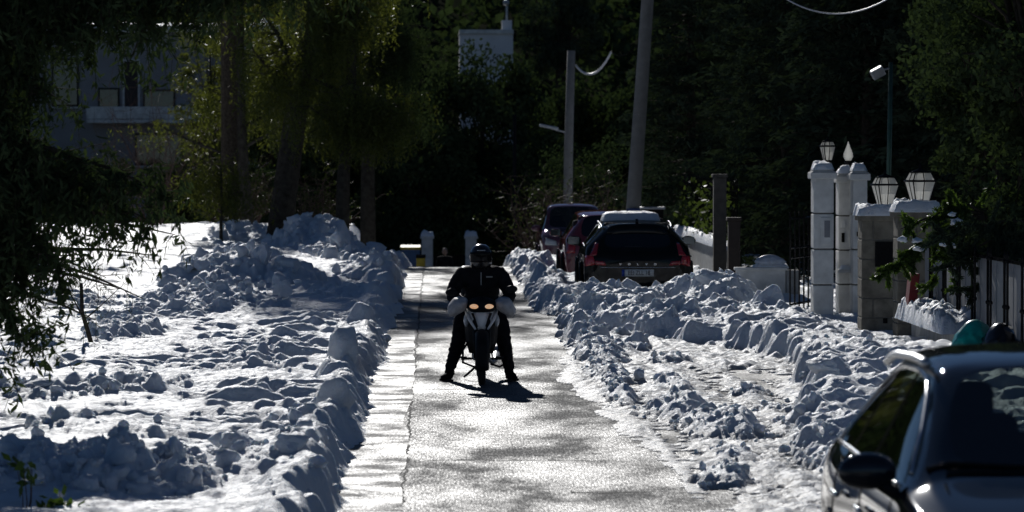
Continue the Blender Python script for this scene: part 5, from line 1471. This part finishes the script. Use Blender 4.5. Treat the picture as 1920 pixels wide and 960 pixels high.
broadleaf('tall_pine', 'tall dark pine whose crown rises out of view behind the weeping trees', (-5.6, 105, 0), 21.0, 3.2, 145, 16.0, 8000, None, 'needle', (0.22, 0.11), 26, 0.2)
# dark backdrop trees closing the end of the street
bk = [(-7.4, 141, 7.5, 2.2), (-5.2, 137, 8.5, 2.8), (-2.6, 141, 9.0, 2.8), (-0.5, 136, 7.2, 2.4), (1.7, 140, 10.0, 2.8), (3.6, 137, 6.8, 2.3), (6.0, 142, 9, 3.0), (8.6, 138, 9, 3.0), (-12.0, 143, 3.4, 2.6), (-15.5, 143, 3.8, 2.6)]
lab = ['dark evergreen in front of the grey house, above the young tree', 'dark evergreen behind the leaning trunk', 'dense dark evergreen behind the slim weeping tree', 'low dense evergreen behind the far blue bin', 'dense evergreen behind the far gate',
       'dense evergreen left of the distant lamp pole', 'dense evergreen right of the distant lamp pole', 'dense evergreen behind the leaning utility pole', 'low evergreen below the grey house balcony', 'low evergreen at the left end of the grey house']
src = None
for (x, dd, h, r), lb in zip(bk, lab):
    if src is None:
        src = broadleaf('evergreen_tree', lb, (x, dd, gz(x, dd) - 0.2), 9.0, 3.0, 31, 0.2, 26000, 'evergreens closing the end of the street', 'leaf_dark', (0.2, 0.12), 80, 0.16)
        o = src
    else:
        o = copy_tree(src); o['label'] = lb
    o.location = (x, dd, gz(x, dd) - 0.2); o.scale = (r / 3.0, r / 3.0, h / 9.0); o.rotation_euler = (0, 0, x * 3.1)
# taller pine in the middle distance
p = px(1052, 200, 158)
broadleaf('pine_tree', 'tall loose-crowned pine left of the distant lamp pole, against the hill', (p.x, 158, gz(p.x, 158)), hz(-60, 158) - gz(p.x, 158), 2.0, 41, hz(185, 158) - gz(p.x, 158), 16000, None, 'needle', (0.16, 0.07), 55, 0.2)
p = px(1180, 300, 128)
broadleaf('roadside_tree', 'grey green loose tree behind the parked cars, left of the leaning pole', (px(1110, 300, 126).x, 126, gz(5, 126)), 5.6, 2.1, 42, 1.2, 14000, None, 'leaf_dark', (0.12, 0.06), 60, 0.1)
broadleaf('house_screen_tree', 'loose dark tree screening the right part of the grey house', (px(395, 300, 135).x, 135, 0), 7.5, 1.5, 144, 1.5, 9000, None, 'leaf_olive', (0.13, 0.05), 60, 0.09)
conifer('roadside_conifer', 'small dark conifer behind the estate car, right of the leaning pole', (px(1290, 300, 100).x, 100, -0.8), 6.5, 1.8, 43, 0.8, 130)
bare_shrub('bare_shrub', 'bare twiggy shrub behind the plum van', (px(1020, 450, 112).x, 112, gz(3.2, 112)), 3.4, 0.5, 44, 40)
bare_shrub('bare_shrub', 'bare twiggy shrub behind the red hatchback roof', (px(1105, 450, 110).x, 110, gz(4.3, 110)), 3.4, 0.5, 45, 40)
bare_shrub('bare_shrub', 'pinkish bare shrub between the weeping trunks', (px(590, 430, 106).x, 106, 0), 2.2, 0.6, 46, 34)
bare_shrub('bare_shrub', 'pale bare shrub left of the leaning trunk', (px(450, 430, 116).x, 116, 0), 2.6, 0.6, 47, 40)
bare_shrub('bare_tree', 'bare branching tree in front of the grey house balcony', (px(290, 420, 122).x, 122, 0), 5.6, 0.55, 48, 34, buds=False)
bare_shrub('bare_shrub', 'bare shrub at the left edge of the sunny snow field', (px(180, 420, 126).x, 126, 0), 3.0, 0.6, 49, 40)
# hedge line at the back of the snow field
hb = [(-16.5, 129), (-13.6, 130), (-11.0, 128), (-8.6, 129), (-6.4, 128)]
hl_ = ['dark hedge clump at the far left end of the snow field', 'dark hedge clump second from the left end of the snow field', 'dark hedge clump below the balcony of the grey house', 'dark hedge clump behind the young tree', 'dark hedge clump left of the leaning trunk']
src = None
for (x, dd), lb in zip(hb, hl_):
    if src is None:
        src = broadleaf('hedge', lb, (x, dd, 0), 2.3, 1.7, 51, 0.0, 9000, 'hedge clumps behind the snow field', 'leaf_dark', (0.14, 0.08), 40, 0.05); o = src
    else:
        o = copy_tree(src); o['label'] = lb
    o.location = (x, dd, 0); o.rotation_euler = (0, 0, x); o.scale = (1, 1, 0.8 + 0.25 * math.sin(x * 5) ** 2)

# dark trees in the gardens on the right
cs = [(7.7, 68.5, 9.5, 2.0), (9.3, 65.0, 10, 2.2), (6.9, 75, 9.0, 1.6), (8.2, 70, 11, 2.4), (7.4, 82, 10, 2.3), (6.1, 92, 9, 2.0), (11.0, 66, 11, 2.4), (8.9, 88, 10, 2.6), (7.9, 97, 10, 2.4), (10.3, 76, 11, 2.6), (10.4, 57, 10, 2.4), (9.6, 57.5, 10, 2.0)]
cl = ['dark conifer behind the iron gate, rising above the planter wall', 'dark conifer behind the white pillars', 'dark conifer behind the iron fence with leaves', 'tall dark conifer behind the brown grey post', 'dark conifer farther back behind the iron fence',
      'dark conifer beside the leaning pole', 'tall dark conifer behind the floodlight mast', 'tall dark conifer in the back row above the estate car', 'dark conifer in the back row right of the leaning pole', 'tall dark conifer in the back row above the iron gate', 'dark conifer in the back row right of the floodlight mast', 'dark conifer behind the two large lanterns']
srcs = []
for i, ((x, dd, h, r), lb) in enumerate(zip(cs, cl)):
    if i < 2:
        o = conifer('garden_conifer', lb, (x, dd, 0), 10.0, 2.2, 61 + i, 0.2, 300, 'conifers in the right-hand gardens', per=95, llen=0.17, lw=0.055); srcs.append(o)
    else:
        o = copy_tree(srcs[i % 2]); o['label'] = lb
    o.location = (x, dd, gz(x, dd) - 0.1); o.rotation_euler = (0, 0, i * 1.3); o.scale = (r / 2.2, r / 2.2, h / 10.0)
broadleaf('ivy_tree', 'dark leafy tree overhanging the railing at the right edge', (7.35, 46.0, 0), 7.5, 1.55, 71, 1.15, 30000, None, 'leaf_dark', (0.10, 0.055), 110, 0.14)
broadleaf('ivy_tree', 'dark leafy tree behind the stone pillars, left of the overhanging one', (8.35, 56.5, 0), 7.0, 1.5, 72, 0.9, 24000, None, 'leaf_dark', (0.10, 0.055), 90, 0.14)
# green conifer bough in front of the stone pillar
def bough(name, label, p0, tips, seed, mat, r=0.03, n=900, spread=0.16, llen=0.10, lw=0.018, cat='branch'):
    rs = np.random.RandomState(seed)
    t = thing(name, label, cat, p0)
    mb = MB(); C = []; A = []
    for tip in tips:
        tv = Vector(tip) - Vector(p0)
        pts = [Vector((0, 0, 0)), tv * 0.35 + Vector((0, 0, 0.10)), tv * 0.7 + Vector((0, 0, 0.07)), tv]
        mb.tube(pts, [r, r * 0.7, r * 0.45, 0.004], 6)
        L = tv.length
        for m in range(int(L * 22)):
            u = rs.uniform(0.15, 1.0)
            j = u * 3; a = int(min(j, 2)); q = pts[a].lerp(pts[a + 1], j - a)
            sd = unit(rs.normal(size=3) + np.array(tv.normalized()) * 0.8 + np.array([0, 0, -0.5])); sl = rs.uniform(0.3, 1.0) * spread * 2 * (1.2 - 0.6 * u)
            k = int(n * 0.03 * (sl / spread))
            uu = rs.rand(k)
            C.append(np.array(q) + sd * (uu * sl)[:, None] + rs.normal(size=(k, 3)) * 0.012); A.append(unit(sd + rs.normal(size=(k, 3)) * 0.6))
            mb.tube([q, q + Vector(sd) * sl], [0.005, 0.002], 3, False)
    C = np.concatenate(C); A = np.concatenate(A)
    B = unit(np.cross(A, rs.normal(size=A.shape))); k = rs.uniform(0.6, 1.3, (len(C), 1))
    mb.build('twigs', M['bark'], t, True)
    leaf_object('needles', C, A * llen / 2 * k, B * lw / 2 * k, M[mat], t)
    return t
M['needle_green'] = mat_leaf('needle_green', (0.05, 0.085, 0.025), (0.10, 0.17, 0.02), 0.35)
dB = 46.5
b0 = px(1850, 400, dB)
bough('conifer_bough', 'bright green conifer bough hanging in front of the stone pillar', b0, [px(1652, 520, dB), px(1690, 430, dB), px(1700, 490, dB), px(1740, 545, dB), px(1760, 400, dB), px(1800, 540, dB), px(1850, 560, dB), px(1900, 540, dB)], 81, 'needle_green', 0.03, 2600, 0.20, 0.11, 0.022)
b1 = px(1960, 420, 44.5)
bough('conifer_bough', 'dark conifer bough over the railing at the right edge', b1, [px(1780, 500, 44.5), px(1830, 545, 44.5), px(1880, 560, 44.5), px(1760, 450, 44.5), px(1920, 570, 44.5), px(1850, 480, 44.5)], 82, 'needle', 0.03, 3200, 0.24, 0.12, 0.024)

# near left tree: dark hanging foliage close to the camera
dN = 31.0
def drooping(name, label, base, limbs, seed, mat, strands=26, llen=0.095, lw=0.026, slen=(0.12, 0.42), spr=0.6):
    rs = np.random.RandomState(seed)
    t = thing(name, label, 'tree', base)
    mb = MB(); b = Vector(base); C = []; A = []
    mb.tube([(0, 0, -0.2), (0.02, 0, 1.5), (-0.05, 0.05, 3.5), (0.05, 0, 7.0)], [0.14, 0.12, 0.10, 0.04], 10)
    for (tip, z0, ns) in limbs:
        tv = Vector(tip) - b; p0 = Vector((0, 0, z0))
        pts = [p0, p0.lerp(tv, 0.35) + Vector((0, 0, 0.15)), p0.lerp(tv, 0.7) + Vector((0, 0, 0.10)), tv]
        mb.tube(pts, [0.03, 0.022, 0.013, 0.004], 6)
        for m in range(int(strands * ns)):
            u = rs.uniform(0.2, 1.0); j = u * 3; a = int(min(j, 2)); q = pts[a].lerp(pts[a + 1], j - a)
            sd = Vector((rs.normal() * 0.5, rs.normal() * 0.5, rs.uniform(-0.9, 0.35))).normalized(); L = rs.uniform(*slen)
            e = q + sd * L
            e2 = e + Vector((rs.normal() * 0.06, rs.normal() * 0.06, -rs.uniform(0.1, 0.3)))
            mb.tube([q, e, e2], [0.005, 0.003, 0.0015], 3, False)
            k = int(26 * L / 0.4) + 8
            uu = rs.rand(k, 1)
            c = np.where(uu < 0.6, np.array(q) + (np.array(e) - np.array(q)) * uu / 0.6, np.array(e) + (np.array(e2) - np.array(e)) * (uu - 0.6) / 0.4)
            C.append(c + rs.normal(size=(k, 3)) * 0.022); A.append(unit(np.array([0, 0, -0.6]) + rs.normal(size=(k, 3)) * spr))
    C = np.concatenate(C); A = np.concatenate(A); C = C + A * llen * 0.4
    B = unit(np.cross(A, rs.normal(size=A.shape))); k = rs.uniform(0.6, 1.3, (len(C), 1))
    mb.build('trunk', M['bark'], t, True)
    leaf_object('crown', C, A * llen / 2 * k, B * lw / 2 * k, M[mat], t)
    return t
base = (px(-90, 500, dN).x, dN, 0.2)
T = lambda x, y, z0, ns=1.0, dd=dN: (px(x, y, dd), z0, ns)
drooping('near_tree', 'dark tree with hanging leaves filling the left edge, close to the camera', base,
         [T(60, 560, 1.9, 2.2), T(110, 500, 2.0, 2.0), T(40, 640, 1.6, 1.6), T(190, 400, 2.2, 2.4), T(290, 420, 2.3, 2.2), T(330, 370, 2.4, 2.0), T(240, 345, 2.4, 1.6), T(120, 330, 2.5, 2.2), T(60, 420, 2.2, 2.6),
          T(100, 180, 3.0, 1.6), T(180, 60, 3.3, 2.4), T(330, 10, 3.4, 2.6), T(60, 90, 3.2, 2.6), T(300, 60, 3.3, 1.2), T(20, 260, 2.8, 2.6), T(20, 350, 2.4, 2.6), T(20, 480, 2.0, 2.4), T(25, 600, 1.6, 1.6),
          T(450, -30, 3.6, 3.0), T(600, -50, 3.8, 3.4), T(760, -60, 3.8, 3.2), T(380, -40, 3.6, 3.0), T(520, -20, 3.7, 1.6), T(200, -30, 3.6, 3.0), T(60, -20, 3.5, 3.0)], 91, 'leaf_dark', 27)
base = (px(-40, 700, 36).x, 36, 0.2)
drooping('bare_sapling', 'thin twiggy sapling with sparse needles crossing the snow on the left', base,
         [(px(300, 480, 36), 1.2, 0.15), (px(270, 560, 36), 1.3, 0.35), (px(240, 545, 36), 1.1, 0.45), (px(180, 600, 36), 0.9, 0.5), (px(330, 440, 36), 1.6, 0.35), (px(200, 520, 36), 1.3, 0.4)], 92, 'leaf_dark', 20, 0.06, 0.008, (0.1, 0.3))
# stake standing in the snow
t = thing('wooden_stake', 'thin dark crooked stake standing in the snow on the left', 'stake', (px(172, 675, 45.5).x, 45.5, 0.05))
MB().tube([(0, 0, -0.1), (0.0, 0, 0.18), (-0.05, 0, 0.36), (-0.11, 0.02, 0.55), (-0.12, 0.02, 0.90)], [0.035, 0.03, 0.026, 0.024, 0.02], 8).build('stem', M['bark'], t, True)
MB().tube([(-0.1, 0.02, 0.5), (-0.25, 0.0, 0.78), (-0.32, 0, 0.85)], [0.012, 0.007, 0.003], 5).tube([(-0.1, 0.02, 0.45), (0.1, 0, 0.62), (0.45, 0.0, 0.95)], [0.01, 0.007, 0.002], 5).build('side_twig', M['bark'], t)
# weeds near the bottom left corner
for (xx, yy, lb, sd) in ((45, 880, 'small green weed sprig at the left edge, blurred in front', 95), (110, 945, 'small green weed sprig at the bottom edge, blurred in front', 96)):
    p = px(xx, yy, 25.2); rs = np.random.RandomState(sd)
    t = thing('weed', lb, 'plant', (p.x, 25.2, 0.0))
    mb = MB(); C = []
    for k in range(4):
        e = Vector((rs.normal() * 0.08, rs.normal() * 0.08, p.z + rs.uniform(-0.05, 0.1)))
        mb.tube([(0, 0, 0), e * 0.5 + Vector((0.02, 0, 0)), e], [0.006, 0.004, 0.002], 4); C += [e * rs.uniform(0.75, 1.0) for _ in range(7)]
    mb.build('stem', M['twig'], t)
    C, A, B = rand_leaves(rs, np.array([c[:] for c in C]) + rs.normal(size=(len(C), 3)) * 0.03, 0.09, 0.05)
    leaf_object('leaves', C, A, B, M['needle_green'], t)
# climbing leaves on the iron fence
rs = np.random.RandomState(97)
n = 1500
C = np.stack([5.2 + rs.normal(size=n) * 0.08, 74 + rs.uniform(-7.3, 7.3, n), np.zeros(n)], 1)
C[:, 2] = 0.85 + 1.2 * rs.rand(n) * (0.5 + 0.5 * np.sin(C[:, 1] * 2.1) ** 2)
C = C[rs.rand(n) < 0.25 + 0.75 * (np.sin(C[:, 1] * 1.3) > 0.3)]
C, A, B = rand_leaves(rs, C, 0.12, 0.09)
o = leaf_object('climbing_leaves', C, A, B, M['leaf_ivy'], None)
tag(o, 'climbing leaves on the iron fence', 'ivy', kind='stuff')

# lumps of snow caught in the dark foliage
rs = np.random.RandomState(98)
spots = [(1800, 405, 46, .09), (1812, 425, 46, .07), (1722, 442, 46.2, .13), (1780, 455, 46, .08), (620, 70, 100, .10), (560, 60, 101, .12), (500, 50, 102, .14), (520, 75, 102, .10)]
V = []; F = []; n = 0
bm = rock_mesh(777, 2, 0.4); tv = np.array([v.co[:] for v in bm.verts]); tf = np.array([[v.index for v in f.verts] for f in bm.faces]); bm.free()
for (xx, yy, dd, r) in spots:
    c = px(xx, yy, dd)
    for k in range(3):
        q = np.array(Matrix.Rotation(rs.uniform(0, 6.28), 3, 'Z'))
        v = (tv * (r * rs.uniform(0.4, 0.9, 3) * np.array([1.3, 1, 0.55]))) @ q.T + np.array(c) + rs.normal(size=3) * r * 0.6
        V.append(v); F.append(tf + n); n += len(v)
o = link('snow_in_branches', np_mesh('snow_in_branches', np.concatenate(V), np.concatenate(F)), M['snow_clean'], smooth=True)
tag(o, 'small lumps of snow caught in the dark branches', 'snow', kind='stuff')

# wooded hillside far behind
rs = np.random.RandomState(99)
C = []
for i in range(520):
    dd = 168 + 190 * rs.rand() ** 1.2; xx = rs.uniform(-0.16, 0.20) * dd * 1.15
    if 800 < xx / dd * 7200 + 815 < 1000 and dd < 194: continue
    if 1120 < xx / dd * 7200 + 815 < 1270 and dd < 190: continue
    h = rs.uniform(4, 8); r = rs.uniform(1.4, 2.8)
    p = unit(rs.normal(size=(170, 3))) * (rs.rand(170, 1) ** 0.4)
    C.append(np.array([xx, dd, gz(xx, dd) + h * 0.55]) + p * np.array([r, r, h * 0.5]))
C = np.concatenate(C)
C, A, B = rand_leaves(rs, C, 0.62, 0.42)
o = leaf_object('hillside_woods', C, A, B, M['leaf_dark'], None)
tag(o, 'dark evergreen woods covering the hill behind the street', 'woods', kind='stuff')
